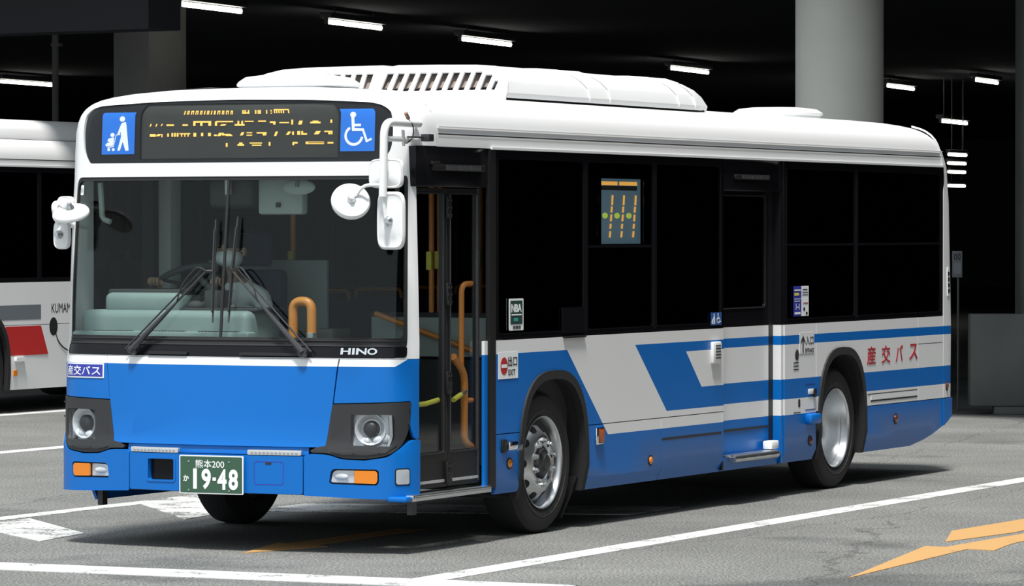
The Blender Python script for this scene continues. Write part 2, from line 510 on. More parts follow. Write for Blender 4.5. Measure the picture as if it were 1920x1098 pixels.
# columns
def column_round():
    t = empty('round_column', (-3.36, 19.5, 0))
    lathe('shaft', [(0, .465), (0.02, .47), (5.13, .47), (5.15, .465)], 'concrete', t, 'z', (0, 0, 0), 64)
    lathe('joint_ring', [(2.72, .4705), (2.722, .4712), (2.735, .4712), (2.737, .4705)], 'concrete_dk', t, 'z', (0, 0, 0), 64)
    tag(t, 'pale round concrete column behind the roof of the blue bus', 'column')
column_round()
def column_square():
    t = empty('square_column', (-16.6, 27.6, 0))
    bm = bmesh.new(); box_bm(bm, -.36, .36, -.36, .36, 0, 5.15, .03)
    s = finish('shaft', bm, mat('grey_concrete', (0.20, 0.20, 0.195), 0.9, var=0.2, scale=2), t)
    s.rotation_euler.z = math.radians(-16)
    tag(t, 'dark square concrete column at the left edge of the hall', 'column')
column_square()
def column_far():
    t = empty('wall_column', (-1.75, 22.6, 0))
    bm = bmesh.new(); box_bm(bm, -.62, 1.0, -.4, .4, 0, 5.15, .04)
    s = finish('shaft', bm, M['concrete_dk'], t); s.rotation_euler.z = 0.42
    tag(t, 'dark concrete pier behind the low barrier wall on the right', 'column')
column_far()
t = empty('barrier_wall', (-1.35, 20.7, 0))
b = box('concrete_panel', -.92, 2.3, -.12, .12, 0.09, 1.08, M['concrete_dk'], t, .02); b.rotation_euler.z = 0.46
b = box('plinth', -.66, 2.3, -.10, .10, 0.0, 0.09, M['concrete_dk'], t, .01); b.rotation_euler.z = 0.46
tag(t, 'low concrete barrier wall at the right behind the bus', 'wall')
# dark lintel at upper left and a drain pipe
b = prism('hanging_beam', [(-17.6, 22.2), (-13.05, 21.5), (-12.95, 22.1), (-17.5, 22.8)], 4.41, 5.15, 'hall')
tag(b, 'dark beam hanging over the upper left of the garage opening', 'beam')
t = empty('drain_pipe', (-17.75, 27.0, 0))
tube('pipe', [(0, 0, 0), (0, 0, 5.15)], .045, 'concrete_dk', t, 12)
for z in (1.2, 3.0, 4.5): box('bracket', -.06, .06, -.02, .09, z, z + .04, 'lamp_metal', t)
tag(t, 'thin grey vertical drain pipe beside the dark square column', 'pipe')
t = empty('notice_board', (-2.56, 21.0, 1.46))
tube('post', [(0, .03, -1.46), (0, .03, .28)], .012, 'lamp_metal', t, 8)
bm = bmesh.new(); box_bm(bm, -.055, .055, -.012, .012, 0, .29, .004)
p_ = finish('board', bm, mat('notice_grey', (0.16, 0.17, 0.19), 0.6), t); p_.rotation_euler.z = 0.44
bm = bmesh.new(); box_bm(bm, -.040, .040, -.0145, -.011, .04, .16)
q_ = finish('sheet', bm, mat('notice_pale', (0.22, 0.24, 0.27), 0.6), t); q_.rotation_euler.z = 0.44
o = text('lettering', '00', lambda a, b_, off=0.0: Vector((a, -.012 - off, b_)), -.038, .19, .038, .26, 'ink', t, .002, .001, .02); o.rotation_euler.z = 0.44
tag(t, 'small grey notice board behind the rear corner of the bus', 'notice')

# ceiling lamps
LAMPS = [((-14.96, 25.58), 4.95, 2.0), ((-15.42, 30.56), 4.95, 2.1), ((-16.07, 36.21), 4.95, 2.3), ((-17.85, 48.55), 4.95, 2.4),
         ((-17.57, 59.17), 4.95, 2.3), ((-32.70, 49.16), 4.95, 2.5), ((-14.80, 56.72), 4.95, 2.0), ((-16.91, 60.66), 4.25, 2.3)]
WORDS = ['ceiling tube lamp nearest the viewer at top left, above the destination sign', 'second ceiling tube lamp from the left in the front row, above the roof hatch',
         'third ceiling tube lamp of the front row, above the air conditioner', 'ceiling tube lamp above the rear end of the air conditioner',
         'ceiling tube lamp just right of the pale round column', 'long ceiling tube lamp at the far left above the other bus',
         'ceiling tube lamp highest at the far right of the picture', 'long level tube lamp right of the bus roof']
for (xy, z, ln), w in zip(LAMPS, WORDS):
    t = empty('ceiling_lamp', (xy[0], xy[1], z))
    bm = bmesh.new(); box_bm(bm, -.09, .09, -.05, ln + .05, .05, .13, .01); finish('housing', bm, 'lamp_metal', t)
    lathe('tube', [(0.0, .030), (0.03, .034), (ln - .03, .034), (ln, .030)], 'fluor', t, 'y', (0, 0, 0.0), 12)
    for y in (-.04, ln): box('socket', -.025, .025, y, y + .04, -.04, .06, 'lamp_metal', t)
    for y in (.3, ln - .3): tube('hanger', [(0, y, .13), (0, y, 5.15 - z)], .012, 'lamp_metal', t, 6)
    t.rotation_euler.z = 0.1
    tag(t, w, 'lamp', 'tube lamps under the hall ceiling')
for i, pos in enumerate(((-16.75, 60.72, 3.55), (-17.63, 63.18, 3.41), (-18.50, 65.64, 3.26), (-19.37, 68.10, 2.98))):
    t = empty('row_lamp', pos)
    bm = bmesh.new(); box_bm(bm, -.06, .06, -.03, 1.13, .04, .10, .01); finish('housing', bm, 'lamp_metal', t)
    lathe('tube', [(0.0, .028), (0.03, .032), (1.07, .032), (1.1, .028)], 'fluor', t, 'y', (0, 0, 0), 12)
    for y in (.2, .9): tube('hanger', [(0, y, .10), (0, y, 5.15 - pos[2])], .01, 'lamp_metal', t, 6)
    tag(t, ['topmost', 'second from the top', 'third from the top', 'lowest'][i] + ' of four short tube lamps beside the rear corner of the bus', 'lamp', 'short tube lamps at the rear of the hall')

# road markings
def marking(name, pts, m, label, z=.004):
    o = prism(name, pts, 0.0, z, m)
    tag(o, label, 'road marking'); return o
marking('bay_line', [(2.06, -1.36), (2.27, -1.36), (2.25, 24), (2.05, 24)], 'line_white', 'long white bay line on the asphalt beside the door side of the bus')
marking('stop_line', [(-9, -1.36), (3.1, -1.36), (3.1, -1.80), (-9, -1.86)], 'line_white', 'broad white line crossing in front of the bus')
marking('bay_line', [(-2.82, -.2), (-2.64, -.2), (-2.64, 16), (-2.82, 16)], 'line_worn', 'worn white bay line on the far side of the bus, left of the bumper', .0035)
marking('bay_line', [(-7.46, -1.0), (-7.24, -1.0), (-7.24, 19), (-7.46, 19)], 'line_white', 'white bay line in the left distance at headlight height of the picture')
marking('bay_line', [(-11.50, -1.0), (-11.30, -1.0), (-11.30, 20.5), (-11.50, 20.5)], 'line_white', 'thin white bay line beside the white bus at left')
marking('hatched_patch', [(-2.63, 3.60), (-2.63, 4.42), (-1.67, 3.13), (-1.54, 2.34)], 'line_worn', 'worn white slanted patch behind the number plate', .0045)
marking('hatched_patch', [(-2.60, 1.22), (-2.56, 1.98), (-1.48, 0.92), (-1.37, 0.19)], 'line_worn', 'worn white slanted patch left of the bumper', .0045)
marking('yellow_arrow', [(4.28, -.26), (3.85, 2.21), (3.99, 2.21), (4.03, 3.1), (4.10, 4.2), (4.10, 6), (4.27, 6), (4.27, 2.7), (4.30, 2.45), (4.36, 2.06), (4.17, 2.1)], 'line_yellow', 'large yellow arrow painted on the asphalt at lower right')
marking('yellow_arrow', [(3.84, 2.62), (3.55, 3.57), (3.62, 5.0), (3.92, 5.2), (3.97, 3.6)], 'line_yellow', 'yellow painted bar just above the large yellow arrow')
marking('yellow_arrow', [(.27, -.11), (.05, .75), (.14, .70), (.16, 2.2), (.36, 2.2), (.36, .62), (.48, .60)], 'line_yellow', 'yellow arrow tip in the shadow under the bumper')
marking('white_strip', [(-1.6, 3.3), (-1.6, 4.2), (1.0, 5.0), (1.0, 4.1)], 'line_worn', 'worn white strip on the asphalt under the bus behind the bumper')
# ================================================================== the blue and white bus
bus = empty('city_bus', (0, 0, 0))
tag(bus, 'blue and white city bus with a driver at the wheel, in the foreground', 'bus')

def slA(z): return 2.524 + (1.19 - z) / .586 * .662
def slB(z): return 3.635 + (1.196 - z) / .474 * .546
def slC(z): return 4.52 + (1.129 - z) / .257 * .28
def livery(y, z):
    if z < .606: return 1
    if z < 1.19 and y < slA(z): return 1
    if .724 < z < 1.196 and y > slB(z):
        return 0 if (.872 < z < 1.129 and y > slC(z)) else 1
    return 0
def ln(p, q): return ((p[0], p[1]), (q[1] - p[1], -(q[0] - p[0])))
LIV_CUTS = [((0, z), (0, 1)) for z in (.33, .606, .724, .872, 1.129, 1.19, 1.196)]
LIV_CUTS_F = LIV_CUTS + [ln((2.524, 1.19), (3.186, .604)), ln((3.635, 1.196), (4.181, .722)), ln((4.52, 1.129), (4.80, .872))]
def SK(x0=S):
    return lambda y, z, off=0.0: Vector((x0 + off - max(0.0, .33 - z) * .45, y, z))
def SKL(x0=S):
    return lambda a, z, off=0.0: Vector((-(x0 + off - max(0.0, .33 - z) * .45), -a, z))
def arch(yc, hw, top, z0=.25, zc=.42, n=22, ex=2.7):
    out = [(yc - hw, z0)]
    for k in range(n + 1):
        t = PI - k * PI / n
        c, s = math.cos(t), math.sin(t)
        out.append((yc + hw * math.copysign(abs(c) ** (2 / ex), c), zc + (top - zc) * abs(s) ** (2 / ex)))
    out.append((yc + hw, z0))
    return out
AF = (2.315, .535, 1.062); AR = (7.570, .515, 1.082)
def above(pts, z): 
    """arch polyline clipped to heights above z"""
    out = []
    for p, q in zip(pts, pts[1:]):
        if p[1] >= z: out.append(p)
        if (p[1] - z) * (q[1] - z) < 0:
            t = (z - p[1]) / (q[1] - p[1]); out.append((p[0] + (q[0] - p[0]) * t, z))
    return out
def below_left(pts, z):
    m_ = len(pts) // 2
    out = [p for p in pts[:m_] if p[1] < z]
    return out + [above(pts, z)[0]]
def below_right(pts, z):
    m_ = len(pts) // 2
    return [above(pts, z)[-1]] + [p for p in pts[m_:] if p[1] < z]
def panel(name, poly, cuts=LIV_CUTS, mp=None, fn=livery, off=0.0, th=.02):
    return patch(name, [poly], mp or SK(), off, th, ['white', 'blue'], bus, fn, False, cuts)

# ---- right hand (kerb) side panels
aF, aR = arch(*AF), arch(*AR)
up = above(aF, .683)
panel('side_panel', [(1.436, .683)] + up + [(5.205, .683), (5.205, 1.277), (1.436, 1.277)], LIV_CUTS_F)
panel('side_panel', [(1.436, .30)] + [(AF[0] - AF[1], .30)] + below_left(aF, .677)[1:] + [(1.436, .677)], LIV_CUTS_F)
panel('side_panel', below_right(aF, .677) + [(4.076, .25), (4.076, .677)], LIV_CUTS_F)
panel('side_panel', [(4.083, .25), (5.170, .25), (5.170, .677), (4.083, .677)], LIV_CUTS)
panel('side_panel', [(5.176, .25), (5.205, .25), (5.205, .677), (5.176, .677)], LIV_CUTS)
panel('door_jamb', [(1.292, .345), (1.338, .345), (1.338, 1.277), (1.292, 1.277)], LIV_CUTS, off=-.008)
panel('side_panel', [(6.385, .25), (7.021, .25), (7.021, 1.277), (6.385, 1.277)])
ru = above(aR, .612)
panel('side_panel', [(7.028, .612)] + ru + [(9.262, .612), (9.262, 1.277), (7.028, 1.277)])
panel('side_panel', below_right(aR, .606) + [(9.17, .25), (9.45, .29), (9.860, .385), (9.860, .606)])
panel('side_panel', [(9.268, .612), (9.860, .612), (9.860, 1.06), (9.268, 1.06)])
panel('side_panel', [(9.268, 1.066), (9.860, 1.066), (9.860, 1.277), (9.268, 1.277)])
# recessed grip strip and slots of the rear service hatch
patch('hatch_handle', [rect(8.20, .655, 9.24, .690)], SK(), .003, .004, 'white', bus, None, False)
patch('hatch_gap', [rect(8.19, .640, 9.25, .650)], SK(), .002, .002, 'black', bus, None, False)
patch('hatch_gap', [rect(8.12, .697, 9.25, .703)], SK(), .002, .002, 'black', bus, None, False)
for a0, a1 in ((4.10, 5.16), (5.235, 6.22)):
    patch('trim_strip', [rect(a0, .523, a1, .540)], SK(S if a0 < 5 else 1.178), .003, .004, 'steel_dark', bus, None, False)

# wheel arches
def wheel_arch(a, side):
    o_, i_ = arch(a[0], a[1] + .002, a[2] + .002), arch(a[0], a[1] - .052, a[2] - .055)
    yw = a[0]
    if side > 0: mp = SK(); oo, ii = o_, i_
    else: mp = SKL(); oo = [(-y, z) for y, z in reversed(o_)]; ii = [(-y, z) for y, z in reversed(i_)]
    e = patch('wheel_arch', [oo + ii[::-1]], mp, .014, .05, 'rubber', bus, None, False)
    # liner
    bm = bmesh.new()
    ring = arch(a[0], a[1] - .045, a[2] - .048)
    xs = [side * 1.225, side * .70]
    A = [[bm.verts.new((x, y, z)) for y, z in ring] for x in xs]
    for k in range(len(ring) - 1): bm.faces.new((A[0][k], A[0][k + 1], A[1][k + 1], A[1][k]))
    bm.faces.new(A[1])
    finish('arch_liner', bm, 'under', e)
for s_ in (1, -1):
    wheel_arch(AF, s_); wheel_arch(AR, s_)
patch('mud_flap', [[(2.775, .06), (2.80, .06), (2.80, .34), (2.775, .34)]], SK(1.20), 0, .45, 'rubber', bus, None, False)
patch('mud_flap', [[(8.05, .13), (8.075, .13), (8.075, .34), (8.05, .34)]], SK(1.20), 0, .45, 'rubber', bus, None, False)

# ---- window band of the kerb side
PANES = [(1.475, 2.795), (2.850, 3.945), (4.000, 5.150), (6.425, 7.850), (7.905, 9.815)]
holes = [rect(a, 1.315, b, 2.435, .03) for a, b in PANES]
band = patch('window_frame', [[(1.436, 1.283), (5.205, 1.283), (5.205, 2.492), (1.436, 2.492)]] + holes[:3], SK(), -.002, .03, 'black_gloss', bus, None, False)
band2 = patch('window_frame', [rounded([(6.385, 1.283), (9.860, 1.283), (9.860, 2.32), (9.90, 2.36), (9.90, 2.492), (6.385, 2.492)], [0, 0, .05, .05, .02, 0])] + holes[3:], SK(), -.002, .03, 'black_gloss', bus, None, False)
for i, (a, b) in enumerate(PANES):
    if i == 1:
        g = patch('window_pane', [rect(a + .004, 1.319, b - .004, 2.431, .027), rect(3.09, 1.885, 3.80, 2.325)], SK(), -.008, .005, 'tint', bus, None, False)
        patch('window_pane', [rect(3.09, 1.885, 3.80, 2.325)], SK(), -.008, .004, 'clear', bus, None, False)
    else:
        g = patch('window_pane', [rect(a + .004, 1.319, b - .004, 2.431, .027)], SK(), -.008, .005, 'tint', bus, None, False)
    if i in (1, 3, 4):
        patch('sash_bar', [rect(a + .01, 1.86, b - .01, 1.878)], SK(), -.002, .008, 'black_gloss', g, None, False)
    patch('window_gasket', [rect(a - .004, 1.311, b + .004, 2.439, .032), rect(a + .006, 1.321, b - .006, 2.429, .026)], SK(), .001, .006, 'black_gloss', g, None, False)
# vertical mullions between the panes
for y in (2.822, 3.972, 7.878):
    patch('mullion', [rect(y - .006, 1.30, y + .006, 2.44)], SK(), .004, .006, 'black_gloss', bus, None, False)
patch('pillar_cover', [rect(1.342, .345, 1.430, 2.492)], SK(), .006, .03, 'black', bus, None, False)
patch('emergency_handle', [rect(2.44, 1.30, 2.78, 1.47, .01)], SK(), .005, .006, 'black_gloss', bus, None, False)
patch('grab_rail', [rect(2.46, 1.268, 2.80, 1.282)], SK(), .014, .014, 'black', bus, None, False)

# side destination display, seen through the second window
sd = box('side_display', 1.10, 1.205, 3.08, 3.82, 1.88, 2.335, 'side_disp', bus, .006)
DS = SIDE(1.206)
def dq(px, py):   # panel coordinates across the display, 0..1
    return 3.105 + px * .66, 2.315 - py * .42
grp = []
for k in range(2): grp.append([[dq(.03 + .50 * k, .02), dq(.48 + .50 * k, .02), dq(.48 + .50 * k, .08), dq(.03 + .50 * k, .08)]])
for cx in (.0, .33, .62, .92):
    seg = [(.24, .40), (.42, .52), (.55, .66), (.70, .78), (.82, .92)] if cx > 0 else [(.24, .38), (.72, .90)]
    for j, (a, b) in enumerate(seg):
        o_ = (.30 - a) * .10
        grp.append([[dq(cx + o_, a), dq(cx + .045 + o_, a), dq(cx + .045 + o_ - .012, b), dq(cx + o_ - .012, b)]])
patches('led_stroke', grp, DS, .002, .001, 'side_led', sd, False)
patches('led_dark_bar', [[[dq(.02, .09), dq(.98, .09), dq(.98, .16), dq(.02, .16)]]], DS, .001, .001, 'ink', sd, False)  # dark bar printed below the amber header
for cx in (.17, .47, .77):
    c_ = dq(cx, .57); patches('led_dot', [[circle(c_[0], c_[1], .045, 14, .020)]], DS, .002, .001, 'led_green', sd, False)

# ---- roof: cove along the sides and rear, then the cambered top
US = [-1.75 + 3.5 * k / 60 for k in range(61)]
def ring_full(z, open_front=False):
    c, Rf, hw, rc, cy, tx, ty = outline(z)
    R = tabv(R_TAB, z); rr = min(.16 + max(0, z - 2.5) * .5, hw * .5)
    pts = [] if open_front else [W(u, z) for u in US]
    pts.append(Vector((hw, .60, z))) if open_front else None
    for k in range(1, 13): pts.append(Vector((hw, .6 + (R - rr - .6) * k / 12, z)))
    for k in range(1, 9):
        t = k / 8 * PI / 2; pts.append(Vector((hw - rr + rr * math.cos(t), R - rr + rr * math.sin(t), z)))
    for k in range(1, 8):
        pts.append(Vector(((hw - rr) * (1 - 2 * k / 8), R, z)))
    for k in range(0, 8):
        t = k / 8 * PI / 2; pts.append(Vector((-(hw - rr) - rr * math.sin(t), R - rr + rr * math.cos(t), z)))
    for k in range(0, 12): pts.append(Vector((-hw, R - rr + (.6 - R + rr) * k / 12, z)))
    if open_front: pts.append(Vector((-hw, .60, z)))
    return pts
def loft(name, rings, closed, m, cap, th=0.0):
    bm = bmesh.new()
    V = [[bm.verts.new(p) for p in r] for r in rings]
    n = len(V[0])
    for a, b in zip(V, V[1:]):
        for k in range(n if closed else n - 1):
            bm.faces.new((a[k], a[(k + 1) % n], b[(k + 1) % n], b[k]))
    if cap: bm.faces.new(V[-1])
    bmesh.ops.remove_doubles(bm, verts=bm.verts, dist=1e-5)
    return finish(name, bm, m, bus, angle=30)
loft('roof_cove', [ring_full(z, True) for z in (2.494, 2.52, 2.56, 2.60, 2.63, 2.66, 2.69, 2.71, 2.73, 2.75, 2.765, 2.78, 2.79, 2.80, 2.81, 2.82)], False, 'white', False)
loft('roof_top', [ring_full(z) for z in (2.82, 2.83, 2.84, 2.85, 2.86, 2.865, 2.87, 2.875, 2.88)], True, 'white', True)
rail = patch('drip_rail', [rect(1.36, 2.488, 9.86, 2.503)], SK(), .016, .03, 'white', bus, None, False)
patch('rail_groove', [rect(.62, 2.568, 9.84, 2.576)], SK(), .0015, .001, 'bezel', rail, None, False)
patch('rail_bead', [rect(.62, 2.612, 9.84, 2.620)], SK(1.241), .006, .006, 'white', rail, None, False)
bm = bmesh.new(); tube_bm(bm, [Vector((tabv(HW_TAB, z) + .002, 9.83 - max(0, z - 2.5) * .30, z)) for z in (2.50, 2.56, 2.62, 2.67, 2.71, 2.75, 2.78, 2.80, 2.82)], .008, 8)
finish('cove_seam', bm, 'white', bus)

# ---- rear corner and rear face
def REAR(t, z, off=0.0):
    hw = tabv(HW_TAB, z) if z > .33 else S - (.33 - z) * .45
    R = tabv(R_TAB, z); rr = .15
    if z < .606: R += .02
    y0 = 9.866
    if t <= 1: return Vector((hw + off, y0 + (R - rr - y0) * t, z))
    if t <= 2:
        a = (t - 1) * PI / 2; return Vector((hw - rr + (rr + off) * math.cos(a), R - rr + (rr + off) * math.sin(a), z))
    if t <= 3: return Vector(((hw - rr) * (1 - 2 * (t - 2)), R + off, z))
    if t <= 4:
        a = (t - 3) * PI / 2; return Vector((-(hw - rr) - (rr + off) * math.sin(a), R - rr + (rr + off) * math.cos(a), z))
    return Vector((-(hw + off), R - rr + (y0 - R + rr) * (t - 4), z))
RC = [((k / 8, 0), (1, 0)) for k in range(8, 17)] + [((k / 8, 0), (1, 0)) for k in range(24, 33)]
RZ = [((0, z), (0, 1)) for z in (.724, .872, 1.129, 1.196, 1.6, 2.2, 2.4)]
patch('rear_panel', [[(0.02, .612), (4.98, .612), (4.98, 2.494), (.30, 2.494), (.30, 2.36), (.02, 2.30)], rect(2.1, 1.5, 2.9, 2.3)], REAR, 0, .02, ['white', 'blue'], bus, lambda t, z: livery(9.5, z), False, RC + RZ)
patch('rear_window', [rect(2.1, 1.5, 2.9, 2.3)], REAR, -.004, .006, 'tint', bus, None, False)
patch('rear_bumper', [[(0.0, .385), (.6, .42), (1.2, .46), (2.0, .48), (3.0, .48), (3.8, .46), (5, .385), (5, .602), (0, .602)]], REAR, .008, .03, 'blue', bus, None, False, RC)
v_ = patch('air_vent', [rect(.62, 1.44, .98, 1.67, .01)], REAR, .006, .006, 'white', bus, None, False)
for k in range(4): patch('vent_slot', [rect(.66, 1.465 + k * .047, .94, 1.497 + k * .047)], REAR, .008, .001, 'steel_dark', v_, None, False)

# ---- the far (driver's) side, simplified but complete
LP = [(-9.86, 1.277), (-9.86, .36)] + [(-9.2, .25)] + [(-y, z) for y, z in reversed(aR)] + [(-y, z) for y, z in reversed(aF)] + [(-.605, .25), (-.605, 1.277)]
patch('side_panel', [LP], SKL(), 0, .02, ['white', 'blue'], bus, lambda a, z: livery(9.5 if -a > 3 else 2.0, z), False, LIV_CUTS)
LPN = [(-2.0, -.75), (-3.9, -2.1), (-5.9, -4.0), (-7.85, -6.0), (-9.8, -7.95)]
patch('window_frame', [[(-9.86, 1.283), (-.605, 1.283), (-.605, 2.492), (-9.86, 2.492)]] + [rect(a, 1.315, b, 2.435, .03) for a, b in LPN], SKL(), -.002, .03, 'black_gloss', bus, None, False)
for a, b in LPN:
    patch('window_pane', [rect(a + .004, 1.319, b - .004, 2.431, .027)], SKL(), -.008, .005, 'tint', bus, None, False)

# ---- front: white surround with sign and windscreen openings
def sym(pts): return pts + [(-a, b) for a, b in reversed(pts)]
SIGN = rounded([(-1.06, 2.398), (1.06, 2.398), (1.165, 2.46), (1.185, 2.60), (1.165, 2.735), (1.05, 2.760), (.6, 2.782), (0, 2.790), (-.6, 2.782), (-1.05, 2.760), (-1.145, 2.735), (-1.165, 2.60), (-1.13, 2.46)], [.02, .02, .08, .1, .06, .05, .1, .1, .1, .05, .06, .1, .08])
WS = rounded([(-1.235, 1.197), (1.325, 1.197), (1.325, 2.312), (-1.235, 2.312)], [.03, .12, .035, .09], 6)
patch('front_frame', [[(-1.75, 1.150), (-1.27, 1.150), (-1.27, 1.1925), (1.454, 1.1925), (1.396, 2.497), (1.75, 2.497), (1.75, 2.82), (-1.75, 2.82)], SIGN, WS], W, 0, .03, 'white', bus, None, True, (), .05)
# destination sign
ds = patch('destination_sign', [SIGN], W, -.035, .01, 'black', bus)
patch('sign_surround', [SIGN, rounded([(-.66, 2.42), (.745, 2.42), (.745, 2.768), (-.66, 2.768)], .01)], W, -.016, .004, 'black_gloss', ds)
patch('led_panel', [rect(-.655, 2.425, .74, 2.765, .005)], W, -.027, .004, 'led_board', ds)
patch('sign_glass', [SIGN], W, -.004, .004, 'clear', ds)
def px2sign(px, py):   # measured across the sign face
    u = -.615 + (px - 285) / 337 * 1.322
    z0 = 2.762 - (px - 285) / 337 * .010
    return u, z0 - (py - 195) * .00336
LED = []
def seg(x0, x1, y0, y1, sk=0.0):
    LED.append([[px2sign(x0, y1), px2sign(x1, y1), px2sign(x1 + sk, y0), px2sign(x0 + sk, y0)]])
x = 354
for w in (2, 4, 5, 5, 4, 2, 4, 2, 3, 5, 4, 5, 4):
    seg(x, x + 1.6, 206, 213); seg(x + w - 1.4, x + w, 206, 213)
    if w > 3: seg(x, x + w, 206, 208)
    x += w + 3.4
for x0 in (461, 465, 471, 484, 489, 492): seg(x0, x0 + 2.5, 205, 212)
seg(461, 474, 209.5, 211.5); seg(504, 506, 205, 212); seg(512, 514, 205, 208); seg(512, 514, 210, 212)
for x0 in (518, 522, 526, 530, 534, 543): seg(x0, x0 + 2, 205, 211)
seg(518, 545, 203.5, 205.5)
for a, b, c, d, k in ((290, 292, 230, 235, 2), (301, 303, 230, 235, 2), (311, 313, 230, 234, 2), (322, 336, 231, 234, 0), (352, 362, 231, 234, 0), (372, 405, 225, 228, 0), (372, 376, 225, 234, 0), (385, 389, 225, 234, 0), (400, 405, 225, 234, 0),
                      (412, 416, 226, 234, 0), (414, 445, 225, 227.5, 0), (421, 430, 231, 234, 3), (448, 466, 231, 234, 0), (453, 456, 225, 232, 0), (460, 463, 225, 232, 0), (466, 482, 225, 227, 0), (490, 504, 224.5, 227, 0), (511, 521, 226, 229, 0), (517, 521, 228, 232, 0),
                      (528, 545, 227.5, 229.5, 0), (549, 552, 223, 232, 0), (561, 567, 225, 232, 2), (582, 600, 227, 230, 0), (586, 596, 225, 227, 0), (617, 620, 223, 229, 0),
                      (291, 302, 249, 254, 0), (302, 309, 249, 253, 4), (313, 315, 249, 255, 0), (324, 327, 248, 254, 0), (332, 335, 247, 254, 0), (337, 340, 247, 254, 0), (342, 345, 247, 254, 0), (347, 367, 247.5, 249.5, 0), (350, 352, 248, 254, 0), (356, 358, 248, 254, 0), (362, 364, 248, 254, 0), (373, 378, 247, 254, 0), (387, 391, 247, 253, 0), (400, 405, 247, 253, 0),
                      (411, 416, 250, 253, 0), (417, 423, 247, 253, 3), (426, 431, 247, 252, -3), (433, 445, 249, 253, -4), (458, 463, 246, 252, 3), (470, 480, 246, 248, 0), (470, 480, 250.5, 252.5, 0), (488, 506, 246, 248.5, 0), (499, 505, 248, 252, 0), (519, 523, 245, 253, 3), (540, 545, 245, 251, 4), (551, 554, 245, 251, 0), (560, 565, 244, 251, 0), (567, 570, 244, 251, 0), (570, 577, 248, 251, 0), (589, 597, 244, 250, 4), (607, 621, 243.5, 246, 0), (614, 618, 246, 250, 0), (619, 621, 244, 250, 0),
                      (433, 436, 266, 273, 0), (454, 466, 268, 271, 0), (457, 463, 265, 268, 0), (476, 498, 265, 267, 0), (480, 497, 269, 271, 0), (510, 513, 264, 271, 0), (552, 555, 264, 270, 0), (555, 561, 264, 267, 0), (575, 607, 263.5, 265, 0), (575, 607, 266.5, 268, 0), (575, 579, 263.5, 268, 0), (613, 623, 264, 267, 0)):
    seg(a, b, c, d, k)
patches('led_lettering', LED, W, -.0225, .001, 'led', ds)
# pictogram panels
patch('pictogram_panel', [rect(-.945, 2.455, -.697, 2.718, .006)], W, -.010, .004, 'picto_blue', ds)
patch('pictogram_panel', [rect(.763, 2.462, .998, 2.722, .006)], W, -.010, .004, 'picto_blue', ds)
def inbox(b, pts): return [(b[0] + (b[2] - b[0]) * x, b[1] + (b[3] - b[1]) * y) for x, y in pts]
B1 = (-.945, 2.455, -.697, 2.718); B2 = (.763, 2.462, .998, 2.722)
def arc(cx, cy, rx, ry, a0, a1, n=18): return [(cx + rx * math.cos(math.radians(a0 + (a1 - a0) * k / n)), cy + ry * math.sin(math.radians(a0 + (a1 - a0) * k / n))) for k in range(n + 1)]
def stroller(b):
    g = [[inbox(b, circle(.615, .845, .082, 18, .065))]]
    g.append([inbox(b, [(.60, .75), (.72, .775), (.745, .70), (.83, .10), (.82, .085), (.73, .085), (.645, .30), (.565, .09), (.495, .085), (.49, .11), (.59, .42), (.575, .54), (.53, .47), (.475, .49), (.55, .66)])])
    g.append([inbox(b, circle(.325, .465, .065, 14, .052))])
    g.append([inbox(b, [(.29, .40), (.38, .41), (.36, .25), (.34, .21), (.14, .19), (.11, .23), (.18, .29), (.26, .27), (.17, .33), (.21, .38)])])
    g.append([inbox(b, stroke([(.56, .475), (.44, .465), (.36, .19), (.18, .165)], .026))])
    g.append([inbox(b, circle(.22, .115, .045, 12, .036))]); g.append([inbox(b, circle(.36, .115, .045, 12, .036))])
    return g
def chair(b):
    g = [[inbox(b, circle(.35, .86, .085, 18, .07))]]
    g.append([inbox(b, [(.30, .80), (.385, .80), (.395, .645), (.58, .645), (.58, .585), (.40, .585), (.40, .545), (.66, .535), (.775, .265), (.875, .315), (.90, .265), (.735, .20), (.62, .475), (.33, .475)])])
    rin = arc(.385, .365, .27, .24, 118, 352); rout = arc(.385, .365, .20, .175, 118, 352)
    g.append([inbox(b, rin + rout[::-1])])
    return g
patches('stroller_symbol', stroller(B1), W, -.0085, .001, 'picto_white', ds)
patches('wheelchair_symbol', chair(B2), W, -.0085, .001, 'picto_white', ds)

# windscreen
GL = rounded([(-1.215, 1.318), (1.300, 1.318), (1.300, 2.288), (-1.215, 2.288)], [.02, .05, .03, .08], 6)
wsc = patch('windshield', [GL], W, -.012, .006, 'windshield', bus, None, True, (), .05)
patch('windshield_gasket', [WS, GL], W, -.004, .02, 'rubber', wsc)
patch('windshield_divider', [rect(-.008, 1.31, .008, 2.295)], W, -.004, .012, 'rubber', wsc)
patch('gasket_bead', [rect(-1.22, 1.268, 1.31, 1.276)], W, .004, .006, 'steel_dark', wsc)
patch('gasket_bead', [rect(-1.22, 1.300, 1.31, 1.306)], W, .004, .006, 'steel_dark', wsc)
patch('inspection_sticker', [rect(-1.175, 2.20, -1.13, 2.262, .004)], W, -.009, .001, 'picto_white', wsc)
text('sticker_digits', '11', W, -1.165, 2.215, -1.14, 2.245, 'plate_green', wsc, -.007, .001, .02, True)
cowl = patch('cowl_panel', [rounded([(-1.230, 1.200), (1.318, 1.200), (1.318, 1.262), (-1.230, 1.262)], [.02, .05, .0, .0])], W, .004, .012, 'black_gloss', bus)
text('maker_lettering', 'HINO', W, .828, 1.219, 1.082, 1.259, 'chrome', cowl, .012, .008, .03, True)
for u0, u1 in ((-.50, -.21), (.16, .56)):
    patch('wash_nozzle', [rect(u0, 1.207, u1, 1.226, .008)], W, .020, .014, 'black', cowl)

